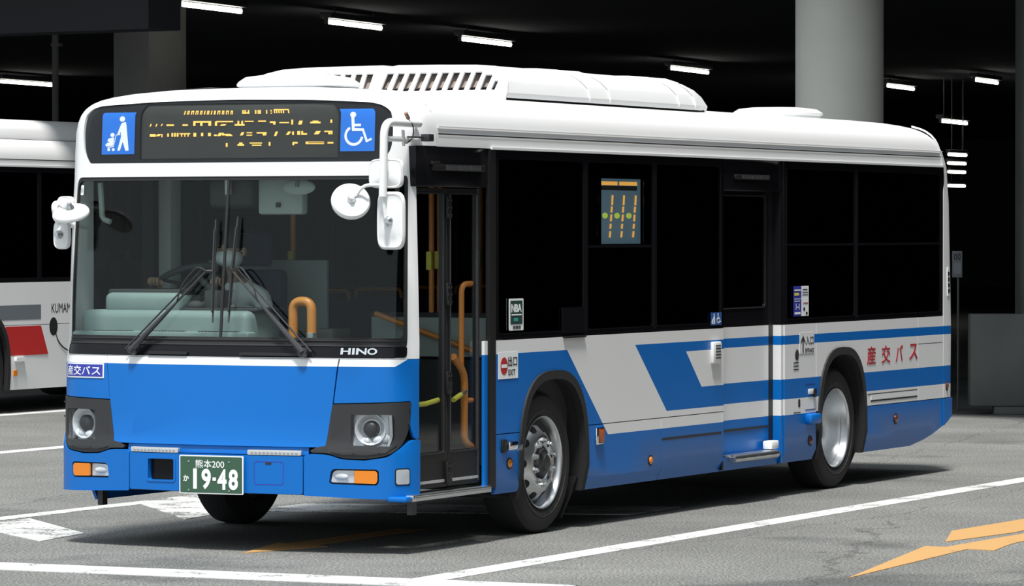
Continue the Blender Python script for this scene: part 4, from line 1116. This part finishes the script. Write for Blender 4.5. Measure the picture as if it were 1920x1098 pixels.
# ---- wheels
def wheel(y, side, rear):
    R_, xo = .463, 1.205
    prof = [(-.265, .300), (-.275, .36), (-.262, .43), (-.235, .457), (-.20, R_), (-.075, R_), (-.04, .457), (-.013, .432), (0.0, .37), (-.010, .318), (-.022, .300)]
    c = (side * xo, y, R_)
    t = lathe('tyre', [(a * side, r) for a, r in prof], 'rubber', bus, 'x', c, 64, True, 30)
    for rr_ in (.355, .415):
        lathe('tyre_ring', [((-.004) * side, rr_ - .003), (.001 * side, rr_), ((-.004) * side, rr_ + .003)], 'rubber', t, 'x', (c[0] - (.0 if rr_ < .4 else .010) * side, y, R_), 64, False, 38, False)
    # rim lip
    lathe('rim', [(-.030 * side, .298), (-.012 * side, .306), (-.004 * side, .303), (-.012 * side, .292), (-.045 * side, .286), (-.10 * side, .272), (-.24 * side, .268), (-.25 * side, .29)], 'alu', t, 'x', c, 64, False, 50, False)
    if not rear:
        d = lathe('wheel_disc', [(-.125 * side, .270), (-.085 * side, .262), (-.045 * side, .225), (-.012 * side, .185), (-.004 * side, .165), (-.006 * side, .125), (-.020 * side, .112), (-.060 * side, .108)], 'alu', t, 'x', c, 64, False, 50, False)
        for k in range(10):
            a = 2 * PI * k / 10
            bm = bmesh.new(); n_ = 14
            nrm = Vector((side * .70, math.cos(a) * .72, math.sin(a) * .72)).normalized()
            lathe_bm(bm, [(-.02, .030), (.004, .031), (.0045, .004)], 'z', (0, 0, 0), n_)
            q = nrm.to_track_quat('Z', 'Y').to_matrix().to_4x4()
            bm.transform(Matrix.Translation(Vector((c[0] - .048 * side, y + .226 * math.cos(a), R_ + .226 * math.sin(a)))) @ q)
            finish('hand_hole', bm, 'black', t)
        for k in range(10):
            a = 2 * PI * (k + .5) / 10
            bm = bmesh.new(); lathe_bm(bm, [(-.01 * side, .022), (.012 * side, .022), (.014 * side, .016), (.026 * side, .016), (.031 * side, .011)], 'x', (c[0] - .004 * side, y + .143 * math.cos(a), R_ + .143 * math.sin(a)), 6)
            finish('wheel_nut', bm, 'alu', t, angle=20)
        lathe('hub', [(-.06 * side, .106), (-.03 * side, .104), (.004 * side, .085), (.012 * side, .06), (.026 * side, .048), (.030 * side, .012)], 'steel_dark', t, 'x', c, 40)
    else:
        lathe('wheel_disc', [(-.02 * side, .290), (-.07 * side, .280), (-.10 * side, .268), (-.15 * side, .262), (-.20 * side, .235), (-.215 * side, .16), (-.205 * side, .11)], 'alu', t, 'x', c, 64, False, 50, False)
        for k in range(10):
            a = 2 * PI * (k + .5) / 10
            bm = bmesh.new(); lathe_bm(bm, [(0, .016), (.035 * side, .016), (.04 * side, .010)], 'x', (c[0] - .215 * side, y + .15 * math.cos(a), R_ + .15 * math.sin(a)), 6); finish('wheel_nut', bm, 'alu', t, angle=20)
        lathe('hub', [(-.21 * side, .100), (-.17 * side, .095), (-.155 * side, .08), (-.15 * side, .01)], 'steel_dark', t, 'x', c, 32)
YF, YR = 2.244, 7.545
for s_ in (1, -1):
    wheel(YF, s_, False); wheel(YR, s_, True)

# ---- underbody
for nm, (x0, x1, y0, y1, z0, z1) in {'a': (-1.0, 1.0, .70, 1.72, .37, .45), 'b': (-1.15, 1.15, 2.90, 5.2, .24, .44), 'c': (-1.15, 1.10, 5.2, 6.98, .24, .40), 'd': (-1.15, 1.15, 8.15, 9.0, .25, .44), 'e': (-.68, .68, 1.72, 2.9, .30, .62), 'f': (-.68, .68, 6.98, 8.15, .34, .70), 'g': (-1.1, 1.1, 9.0, 10.0, .42, .6)}.items():
    box('underbody', x0, x1, y0, y1, z0, z1, 'under', bus)
tube('front_axle', [(-1.0, YF, .44), (1.0, YF, .44)], .06, 'under', bus, 10)
tube('rear_axle', [(-1.0, YR, .46), (1.0, YR, .46)], .10, 'under', bus, 10)
patch('inner_wall', [[(2.90, .45), (5.19, .45), (5.19, 1.27), (2.90, 1.27)]], SIDE(1.17), 0, .01, 'dark_in', bus, None, False)
patch('inner_wall', [[(6.40, .45), (6.98, .45), (6.98, 1.27), (6.40, 1.27)]], SIDE(1.17), 0, .01, 'dark_in', bus, None, False)
patch('inner_wall', [[(8.15, .45), (9.85, .45), (9.85, 1.27), (8.15, 1.27)]], SIDE(1.17), 0, .01, 'dark_in', bus, None, False)
box('front_bulkhead', -1.02, 1.05, .20, .24, .35, 1.26, 'dark_in', bus)

# ---- roof air conditioner
AP = [(.975, 2.842), (.985, 2.875), (.965, 2.94), (.93, 2.99), (.88, 3.03), (.80, 3.058), (.65, 3.070), (.35, 3.076), (.06, 3.078), (.0, 3.064)]
AP = AP + [(-a, b) for a, b in reversed(AP[:-1])]
def ay0(z): return 2.12 + max(0, z - 2.84) * .80 + max(0, z - 3.02) * 1.8
def ay1(z): return 5.64 - max(0, z - 2.88) * 1.1 - max(0, z - 2.96) ** 2 * 14
bm = bmesh.new(); V = []
for k in range(13):
    V.append([bm.verts.new((a * (1 - .05 * max(0, k - 11)), ay0(b) + (ay1(b) - ay0(b)) * k / 12, b)) for a, b in AP])
for A, B in zip(V, V[1:]):
    for k in range(len(AP) - 1): bm.faces.new((A[k], A[k + 1], B[k + 1], B[k]))
bm.faces.new(V[-1])
ac = finish('air_conditioner', bm, 'white', bus, angle=32)
FA = lambda x, t, off=0.0: Vector((x, ay0(2.82 + t * .25) - off * .8, 2.82 + t * .25 + off * .6))
fo = [(-.985, 0), (.985, 0), (.985, .26), (.965, .52), (.93, .70), (.88, .85), (.80, .955), (.65, 1.0), (.35, 1.022), (.06, 1.03), (.0, .98), (-.06, 1.03), (-.35, 1.022), (-.65, 1.0), (-.80, .955), (-.88, .85), (-.93, .70), (-.965, .52), (-.985, .26)]
slots = []
for sgn in (1, -1):
    for k in range(11):
        xc = .045 + .0815 * k
        w_ = .058 if k < 10 else .034
        h_ = .80 if k < 9 else (.72 if k == 9 else .55)
        p = rounded([(xc, .30), (xc + w_ * .82, .30), (xc + w_, h_), (xc + .006, h_)], .008, 2)
        slots.append(p if sgn > 0 else mir(p))
fa = patch('grille', [fo] + slots, FA, 0, .014, 'white', ac, None, False, [((0, t), (0, 1)) for t in (.148, .40, .60, .815, .9)])
M['grille_in'] = mat('grille_inner', (0.22, 0.185, 0.165), .7, var=.2)
patch('grille_back', [[(-.96, .1), (.96, .1), (.93, .62), (-.93, .62)]], FA, -.06, .01, mat('grille_dark', (.05, .03, .035), .7), ac, None, False)
patch('grille_filter', [[(-.93, .50), (.93, .50), (.86, .86), (-.86, .86)]], FA, -.045, .01, 'grille_in', ac, None, False)
for y in (3.46, 3.80, 5.00, 5.30):
    bm = bmesh.new(); tube_bm(bm, [(a + (.003 if a > 0 else -.003), y + (0 if b < 2.95 else -(b - 2.95) * 1.2), b + .003) for a, b in AP], .006, 6, False); finish('housing_seam', bm, 'white', ac)
box('ac_dark_gap', -.95, .95, 2.20, 5.55, 2.72, 2.845, 'black', ac)  # black box puts the shadow line under the housing into colour
def hatch(x, y, z, rx, ry, h, squ):
    bm = bmesh.new(); N_ = 40; rings = []
    for f, hh in ((.93, -.06), (.94, .0), (1.0, .012), (1.0, .022), (.97, .45 * h), (.86, .80 * h), (.6, .97 * h), (.1, h)):
        rings.append([bm.verts.new((x + rx * f * math.copysign(abs(math.cos(2 * PI * k / N_)) ** (2 / squ), math.cos(2 * PI * k / N_)), y + ry * f * math.copysign(abs(math.sin(2 * PI * k / N_)) ** (2 / squ), math.sin(2 * PI * k / N_)), z + hh)) for k in range(N_)])
    for A, B in zip(rings, rings[1:]):
        for k in range(N_): bm.faces.new((A[k], A[(k + 1) % N_], B[(k + 1) % N_], B[k]))
    bm.faces.new(rings[-1]); bm.faces.new(rings[0][::-1])
    return finish('roof_ventilator', bm, 'white', bus, angle=45)
hatch(0.0, 1.12, 2.885, .36, .33, .085, 3.5)
v2 = hatch(0.02, 9.30, 2.905, .335, .40, .070, 2.8)
box('ventilator_base', -.20, .24, 9.05, 9.55, 2.85, 2.90, 'bezel', v2)

# ---- interior
fi = box('cabin_floor', -1.1, .85, .30, 9.7, .34, .46, 'dark_in', bus)
box('cabin_ceiling', -1.12, 1.12, .45, 9.6, 2.46, 2.49, 'grey_in', bus)
box('cabin_bulkhead', -1.15, 1.15, 9.70, 9.74, .46, 2.46, 'dark_in', bus)
db = bmesh.new(); box_bm(db, -1.12, .10, .27, .72, 1.00, 1.475, .05, 3); da = finish('dashboard', db, 'dash', bus)
db = bmesh.new(); box_bm(db, -1.00, -.44, .36, .66, 1.44, 1.585, .045, 3); finish('instrument_hood', db, 'dash', da)
db = bmesh.new(); box_bm(db, -.99, -.45, .40, .80, 1.565, 1.605, .015, 2); finish('hood_visor', db, 'dark_in', da)
db = bmesh.new(); box_bm(db, -1.15, .13, .22, .34, 1.20, 1.345, .02, 2); finish('dash_vent', db, 'dash', da)
for k in range(3): 
    for j in range(12): box('vent_slot', -1.0 + k * .38 + j * .024, -.986 + k * .38 + j * .024, .235, .30, 1.344, 1.348, 'dark_in', da)
box('dash_edge', -.44, .12, .35, .73, 1.470, 1.490, 'dark_in', da, .006)
db = bmesh.new(); bmesh.ops.create_uvsphere(db, u_segments=12, v_segments=8, radius=1); db.transform(Matrix.Translation((-.36, .42, 1.50)) @ Matrix.Diagonal((.06, .05, .035, 1))); finish('dash_knob', db, 'dark_in', da)
box('ticket_printer', -.30, -.17, .42, .54, 1.47, 1.60, 'dark_in', bus, .01)
tube('printer_arm', [(-.36, .46, 1.68), (-.25, .48, 1.58)], .022, 'dark_in', bus, 10)
# steering wheel
bm = bmesh.new(); N_ = 40
q = Vector((0.0, -.50, .86)).normalized().to_track_quat('Z', 'Y').to_matrix().to_4x4()
tube_bm(bm, [(.245 * math.cos(2 * PI * k / N_), .245 * math.sin(2 * PI * k / N_), 0) for k in range(N_ + 1)], .021, 10)
bm.transform(Matrix.Translation((-.66, .84, 1.625)) @ q); sw = finish('steering_wheel', bm, 'wheel_rim', bus)
bm = bmesh.new(); lathe_bm(bm, [(-.03, .07), (.0, .075), (.02, .06)], 'z', (0, 0, 0), 20)
for a in (0.3, PI - .3, -PI / 2): tube_bm(bm, [(.05 * math.cos(a), .05 * math.sin(a), 0), (.24 * math.cos(a), .24 * math.sin(a), 0)], .012, 8)
bm.transform(Matrix.Translation((-.66, .84, 1.625)) @ q); finish('wheel_hub', bm, 'black', sw)
tube('steering_column', [(-.66, .85, 1.60), (-.66, .62, 1.30)], .04, 'black', sw, 12)
# driver's seat and platform
box('driver_platform', -1.1, -.1, .74, 1.95, .46, .80, 'dark_in', bus)
ds_ = box('driver_seat', -.82, -.32, 1.10, 1.58, 1.02, 1.14, 'seat', bus, .04, 3)
box('seat_back', -.80, -.34, 1.50, 1.62, 1.10, 1.72, 'seat', ds_, .04, 3)
box('head_rest', -.69, -.45, 1.53, 1.61, 1.74, 1.96, 'seat', ds_, .03, 3)
box('seat_base', -.72, -.42, 1.20, 1.48, .80, 1.02, 'black', ds_, .02)
box('partition', -1.12, -.22, 1.92, 1.95, .80, 1.78, 'grey_in', bus, .005)
box('cabin_pillar', -1.215, -1.12, 1.42, 1.56, 1.28, 2.40, 'pale_in', bus, .01)
box('sun_blind', -1.13, -.60, .42, .45, 2.30, 2.42, 'dark_in', bus, .01)
# orange loop beside the fare box, poles
tube('orange_loop', [(.315, .46, 1.20), (.315, .46, 1.535), (.445, .46, 1.535), (.445, .46, 1.20)], .030, 'pole', bus, 14, .065)
tube('loop_sleeve', [(.445, .46, 1.18), (.445, .46, 1.34)], .034, 'alu', bus, 14)
fb = box('fare_box', .14, .60, .52, .84, .46, 1.30, 'grey_in', bus, .02); box('fare_tray', .20, .54, .56, .80, 1.30, 1.36, 'dark_in', fb, .01)
for (x, y, z0, z1) in ((-.60, 2.15, .8, 2.46), (.42, 2.30, .46, 2.46), (.62, 1.78, 1.30, 2.46), (.30, 3.4, .46, 2.46), (-.3, 4.4, .46, 2.46)):
    po_ = tube('grab_pole', [(x, y, z0), (x, y, z1)], .019, 'pole', bus, 12)
    box('stop_button', x - .02, x + .02, y - .045, y - .018, 1.72, 1.84, 'yellow', po_, .006)
tube('grab_rail', [(.30, 1.60, 1.44), (.95, 1.72, 1.20)], .018, 'pole', bus, 12)
hp = box('wheelhouse_panel', .20, 1.14, 1.74, 1.77, 1.16, 1.415, 'grey_in', bus, .004)
box('panel_cap', .20, 1.14, 1.735, 1.775, 1.415, 1.445, 'dark_in', hp)
box('wheelhouse_box', .20, 1.14, 1.775, 2.75, .46, 1.14, 'dark_in', bus)
# upper equipment behind the windscreen
mo = box('monitor_box', -.30, .03, .46, .60, 2.115, 2.34, 'black', bus, .04, 3)
tube('monitor_bracket', [(-.13, .42, 2.40), (-.13, .43, 2.20)], .022, 'alu_dull', mo, 10)
fdp = box('fare_display', .04, .36, .50, .58, 2.075, 2.38, 'grey_in', bus, .02)
box('display_latch', .175, .205, .485, .50, 2.12, 2.15, 'dark_in', fdp, .003)
bm = bmesh.new(); bmesh.ops.create_uvsphere(bm, u_segments=24, v_segments=10, radius=1); bm.transform(Matrix.Translation((.41, .36, 2.245)) @ Matrix.Diagonal((.115, .02, .05, 1))); im = finish('inside_mirror', bm, 'grey_in', bus)
tube('mirror_bracket', [(.41, .35, 2.31), (.41, .33, 2.245)], .012, 'alu', im, 8)
bm = bmesh.new(); tube_bm(bm, bendpath([(-1.02, .36, 2.28), (-1.03, .40, 2.05), (-.97, .40, 2.03)], .03), .018, 8); finish('blind_cord', bm, 'grey_in', bus)
# passenger seats
for (x, y) in ((-.88, 2.7), (-.88, 3.5), (-.88, 4.3), (.88, 3.3), (.88, 4.1), (-.88, 5.1), (-.88, 6.0), (.88, 6.7)):
    se = box('passenger_seat', x - .22, x + .22, y, y + .42, .82, .92, 'seat', bus, .03)
    box('seat_back', x - .21, x + .21, y + .40, y + .47, .90, 1.50, 'seat', se, .03)
    box('seat_leg', x - .10, x + .10, y + .1, y + .32, .46, .82, 'black', se)
    tube('seat_grip', [(x - .18, y + .44, 1.48), (x - .18, y + .44, 1.56), (x + .18, y + .44, 1.56), (x + .18, y + .44, 1.48)], .014, 'pole', se, 8, .05)
# ================================================================== driver
def skin(name, nodes, edges, root, parent, mats, matfn, sub=2):
    me = bpy.data.meshes.new(name)
    me.from_pydata([n[0] for n in nodes], edges, [])
    o = bpy.data.objects.new(name, me); COL.objects.link(o)
    m = o.modifiers.new('skin', 'SKIN'); m.use_smooth_shade = True
    for i, n in enumerate(nodes):
        r = n[1]; o.data.skin_vertices[0].data[i].radius = (r if isinstance(r, tuple) else (r, r))
    o.data.skin_vertices[0].data[root].use_root = True
    s = o.modifiers.new('sub', 'SUBSURF'); s.levels = sub; s.render_levels = sub
    dg = bpy.context.evaluated_depsgraph_get(); ev = o.evaluated_get(dg)
    nm = bpy.data.meshes.new_from_object(ev)
    bpy.data.objects.remove(o); bpy.data.meshes.remove(me)
    nm.name = name
    for k in mats: nm.materials.append(M[k])
    for p in nm.polygons:
        p.use_smooth = True; p.material_index = matfn(p.center)
    return link(bpy.data.objects.new(name, nm), parent)
dr = empty('person', (-.56, 1.30, 1.14))
tag(dr, 'bus driver in a white shirt and white face mask seated behind the steering wheel', 'person')
nodes = [((0, .05, .05), (.17, .13)), ((0, .04, .20), (.16, .12)), ((0, .0, .36), (.185, .12)), ((0, -.03, .45), (.12, .09)), ((.0, -.05, .52), (.058, .06)), ((0, -.07, .585), (.06, .065)),
         ((0, -.08, .66), (.078, .092)), ((0, -.075, .74), (.082, .098)), ((0, -.06, .80), (.060, .07)),
         ((.20, -.01, .405), (.075, .075)), ((.255, -.07, .26), (.058, .058)), ((.25, -.17, .13), (.048, .048)), ((.19, -.32, .27), (.042, .042)), ((.125, -.42, .45), (.030, .026)),
         ((-.20, -.01, .405), (.075, .075)), ((-.27, -.07, .26), (.058, .058)), ((-.30, -.17, .13), (.048, .048)), ((-.325, -.32, .27), (.042, .042)), ((-.335, -.42, .45), (.030, .026)),
         ((.11, -.06, .02), (.095, .09)), ((.14, -.36, .02), (.075, .075)), ((.14, -.42, -.20), (.055, .06)), ((.14, -.44, -.31), (.045, .05)), ((.14, -.54, -.325), (.04, .03)),
         ((-.11, -.06, .02), (.095, .09)), ((-.14, -.36, .02), (.075, .075)), ((-.14, -.42, -.20), (.055, .06)), ((-.14, -.44, -.31), (.045, .05)), ((-.14, -.54, -.325), (.04, .03))]
edges = [(0, 1), (1, 2), (2, 3), (3, 4), (4, 5), (5, 6), (6, 7), (7, 8), (3, 9), (9, 10), (10, 11), (11, 12), (12, 13), (3, 14), (14, 15), (15, 16), (16, 17), (17, 18),
         (0, 19), (19, 20), (20, 21), (21, 22), (22, 23), (0, 24), (24, 25), (25, 26), (26, 27), (27, 28)]
def grip(base, dx):
    n0 = len(nodes); x, y, z = base[0]
    i0 = 13 if dx > 0 else 18
    # four fingers closing over the rim, thumb from the inner side of the palm
    pal = len(nodes); nodes.append(((x, y - .035, z + .055), (.034, .022))); edges.append((i0, pal))
    for k, (o_, l_) in enumerate(((-.030, .9), (-.010, 1.0), (.010, .95), (.030, .8))):
        a = len(nodes)
        nodes.append(((x + o_, y - .065, z + .080), .0095)); nodes.append(((x + o_, y - .085 * l_ - .01, z + .055), .009)); nodes.append(((x + o_, y - .065, z + .030), .008))
        edges.extend([(pal, a), (a, a + 1), (a + 1, a + 2)])
    a = len(nodes)
    nodes.append(((x - dx * .045, y - .030, z + .055), .011)); nodes.append(((x - dx * .050, y - .055, z + .035), .009)); edges.extend([(pal, a), (a, a + 1)])
grip(nodes[13], 1); grip(nodes[18], -1)
def dmat(c):
    if c.z > .50 and abs(c.x) < .13: return 1
    if c.y < -.385 and c.z > .36: return 1
    if c.z < .10 and (c.y < .2) and abs(c.x) < .24 and not (abs(c.x) > .20 and c.z > .06): return 2
    return 0
body = skin('body', nodes, edges, 0, dr, ['shirt', 'skin', 'trousers'], dmat)
def blob(name, c, s, m, parent, cutz=None):
    bm = bmesh.new(); bmesh.ops.create_uvsphere(bm, u_segments=28, v_segments=18, radius=1)
    if cutz is not None: bmesh.ops.bisect_plane(bm, geom=bm.verts[:] + bm.edges[:] + bm.faces[:], plane_co=(0, 0, cutz), plane_no=(0, 0, 1), clear_inner=True)
    bm.transform(Matrix.Translation(c) @ Matrix.Diagonal((s[0], s[1], s[2], 1)))
    return finish(name, bm, m, parent, angle=60)
hr = blob('hair', (0, -.055, .735), (.098, .115, .115), 'hair', dr, -.12)
mk = bmesh.new(); bmesh.ops.create_uvsphere(mk, u_segments=28, v_segments=18, radius=1)
bmesh.ops.bisect_plane(mk, geom=mk.verts[:] + mk.edges[:] + mk.faces[:], plane_co=(0, .15, 0), plane_no=(0, -1, 0), clear_inner=True)
for v in mk.verts:
    if v.co.y < -.5: v.co.y -= .12 * (1 - abs(v.co.x))
mk.transform(Matrix.Translation((0, -.085, .655)) @ Matrix.Diagonal((.088, .105, .072, 1))); finish('face_mask', mk, 'picto_white', dr)
for s_ in (-1, 1):
    blob('eye', (s_ * .032, -.168, .735), (.014, .008, .008), 'hair', dr)
    blob('ear', (s_ * .093, -.06, .70), (.014, .022, .032), 'skin', dr)
    tube('mask_strap', [(s_ * .078, -.12, .69), (s_ * .097, -.055, .715)], .003, 'picto_white', dr, 6)
    cl = bmesh.new(); v = [cl.verts.new(p) for p in ((s_ * .005, -.125, .445), (s_ * .05, -.115, .44), (s_ * .085, -.06, .50), (s_ * .06, -.09, .515))]; cl.faces.new(v)
    bmesh.ops.solidify(cl, geom=cl.faces[:], thickness=.006); finish('collar', cl, 'shirt', dr)
tube('nose_bridge', [(0, -.165, .74), (0, -.185, .705)], .012, 'skin', dr, 8)

# ================================================================== the white bus at left
ob = empty('airport_bus', (-12.845, 13.3, 0))
tag(ob, 'white bus with red and grey stripes parked behind at the left edge', 'bus')
X2, HB = 1.245, 10.2
S2 = lambda y, z, off=0.0: Vector((X2 + off - max(0, .40 - z) * .1, y, z))
a2 = arch(2.25, .52, 1.08, .25)
patch('side_panel', [[(1.5, .95)] + above(a2, .95) + [(9.9, .95), (9.9, 1.41), (1.5, 1.41)]], S2, 0, .03, 'white', ob, None, False)
patch('side_panel', [below_right(a2, .944) + [(4.20, .25), (4.20, .944)]], S2, 0, .03, 'white', ob, None, False)
patch('side_panel', [[(4.21, .25), (9.9, .25), (9.9, .944), (4.21, .944)]], S2, 0, .03, 'white', ob, None, False)
patch('side_panel', [[(1.5, .25)] + below_left(a2, .944) + [(1.5, .944)]], S2, 0, .03, 'white', ob, None, False)
patch('front_door', [rect(.5, .35, 1.49, 2.6)], S2, -.02, .03, 'black_gloss', ob, None, False)
patch('wheel_arch', [arch(2.25, .525, 1.085) + arch(2.25, .47, 1.03)[::-1]], S2, .01, .05, 'rubber', ob, None, False)
wn = patch('window_frame', [rect(1.5, 1.415, 9.9, 2.66), rect(2.0, 1.46, 3.35, 2.60), rect(3.42, 1.46, 5.2, 2.60), rect(5.27, 1.46, 7.2, 2.60)], S2, -.002, .03, 'black_gloss', ob, None, False)
for a, b in ((2.0, 3.35), (3.42, 5.2), (5.27, 7.2)): patch('window_pane', [rect(a, 1.46, b, 2.60)], S2, -.01, .005, 'tint', ob, None, False)
bm = bmesh.new()
RP = [(1.245, 2.66), (1.245, 2.70), (1.24, 2.78), (1.21, 2.88), (1.14, 2.95), (1.05, 2.985), (.6, 3.02), (0, 3.03)]
RP = RP + [(-a, b) for a, b in reversed(RP[:-1])]
A = [bm.verts.new((a, .1, b)) for a, b in RP]; B = [bm.verts.new((a, 10.1, b)) for a, b in RP]
for k in range(len(RP) - 1): bm.faces.new((A[k], A[k + 1], B[k + 1], B[k]))
bm.faces.new(A); bm.faces.new(B[::-1])
finish('roof', bm, 'white', ob)
patch('drip_rail', [rect(.2, 2.66, 10, 2.68)], S2, .012, .02, 'white', ob, None, False)
patch('rail_groove', [rect(.2, 2.735, 10, 2.745)], S2, .001, .001, 'bezel', ob, None, False)
A2 = [(1.10, 2.96), (1.09, 3.06), (1.03, 3.14), (.92, 3.185), (.5, 3.20), (0, 3.20)]; A2 = A2 + [(-a, b) for a, b in reversed(A2[:-1])]
bm = bmesh.new(); A = [bm.verts.new((a, 1.9, b)) for a, b in A2]; B = [bm.verts.new((a, 6.5, b)) for a, b in A2]
for k in range(len(A2) - 1): bm.faces.new((A[k], A[k + 1], B[k + 1], B[k]))
bm.faces.new(A); bm.faces.new(B[::-1]); ac2 = finish('air_conditioner', bm, 'white', ob)
box('ac_dark_gap', -1.06, 1.115, 1.95, 6.45, 2.93, 2.965, 'black', ac2)
box('inner_body', -1.2, 1.17, .1, 10.1, .3, 2.65, 'dark_in', ob)
M['stripe_grey'] = mat('stripe_grey', (.16, .18, .20), .4); M['stripe_red'] = mat('stripe_red', (.52, .03, .03), .4)
patch('grey_stripe', [[(1.5, 1.005), (3.40, 1.005), (3.40, 1.165), (1.5, 1.165)]], S2, .002, .002, 'stripe_grey', ob, None, False)
patch('red_stripe', [[(2.72, .62), (3.55, .62), (3.40, .935), (2.68, .935)]], S2, .002, .002, 'stripe_red', ob, None, False)
text('route_lettering', 'KUMAMOTO', S2, 3.62, 1.070, 4.28, 1.172, 'ink', ob, .002, .001, .0)
patch('oval_mark', [circle(3.66, .920, .085, 24, .100)], S2, .002, .002, 'ink', ob, None, False)
patch('curved_mark', [stroke(arc(4.12, .90, .42, .27, 190, 300, 16), .016)], S2, .002, .002, 'ink', ob, None, False)
o2 = patch('marker_lamp', [rect(2.83, .40, 2.90, .46, .006)], S2, .012, .012, 'orange_lens', ob, None, False)
patch('side_lamp', [rect(2.86, .555, 3.05, .60, .01)], S2, .03, .03, 'white', ob, None, False)
tube('tyre', [(.93, 2.25, .463), (1.2, 2.25, .463)], .463, 'rubber', ob, 40)
lathe('rim', [(1.205, .30), (1.215, .295), (1.17, .26), (1.19, .15), (1.21, .12)], 'alu', ob, 'x', (0, 2.25, .463), 40)
tube('tyre', [(.93, 7.55, .463), (1.2, 7.55, .463)], .463, 'rubber', ob, 40)
tube('tyre', [(-1.2, 2.25, .463), (-.93, 2.25, .463)], .463, 'rubber', ob, 40)
tube('tyre', [(-1.2, 7.55, .463), (-.93, 7.55, .463)], .463, 'rubber', ob, 40)
sk_ = box('window_curtain', 1.172, 1.20, 2.12, 2.22, 1.75, 2.58, mat('curtain', (.35, .36, .37), .8), ob, .005)
box('seat_cover', 1.172, 1.20, 2.05, 2.45, 1.47, 1.70, mat('seat_pale', (.25, .30, .33), .8), ob, .03)
box('front_panel', -1.24, 1.24, .02, .14, .30, 1.22, 'white', ob, .06, 3)
box('windshield', -1.22, 1.22, .06, .12, 1.22, 2.36, 'black_gloss', ob, .05, 3)
box('front_header', -1.24, 1.24, .03, .14, 2.36, 2.72, 'white', ob, .06, 3)
for x in (-.95, .72):
    hl_ = box('headlight', x, x + .26, .0, .05, .62, .80, 'bezel', ob, .02)
    box('headlight_lens', x + .03, x + .23, -.01, .0, .65, .77, 'reflector', hl_, .004)
box('rear_panel', -1.24, 1.24, 10.06, 10.14, .30, 2.72, 'white', ob, .04, 3)
box('far_side_panel', -1.245, -1.21, .10, 10.08, .25, 1.41, 'white', ob, .01)
box('far_window_band', -1.243, -1.21, .10, 10.08, 1.415, 2.66, 'black_gloss', ob, .01)
box('corner_post', 1.19, 1.245, .06, .50, .30, 2.68, 'white', ob, .02)
COL.objects.unlink(_to); bpy.data.objects.remove(_to); bpy.data.curves.remove(_tc)
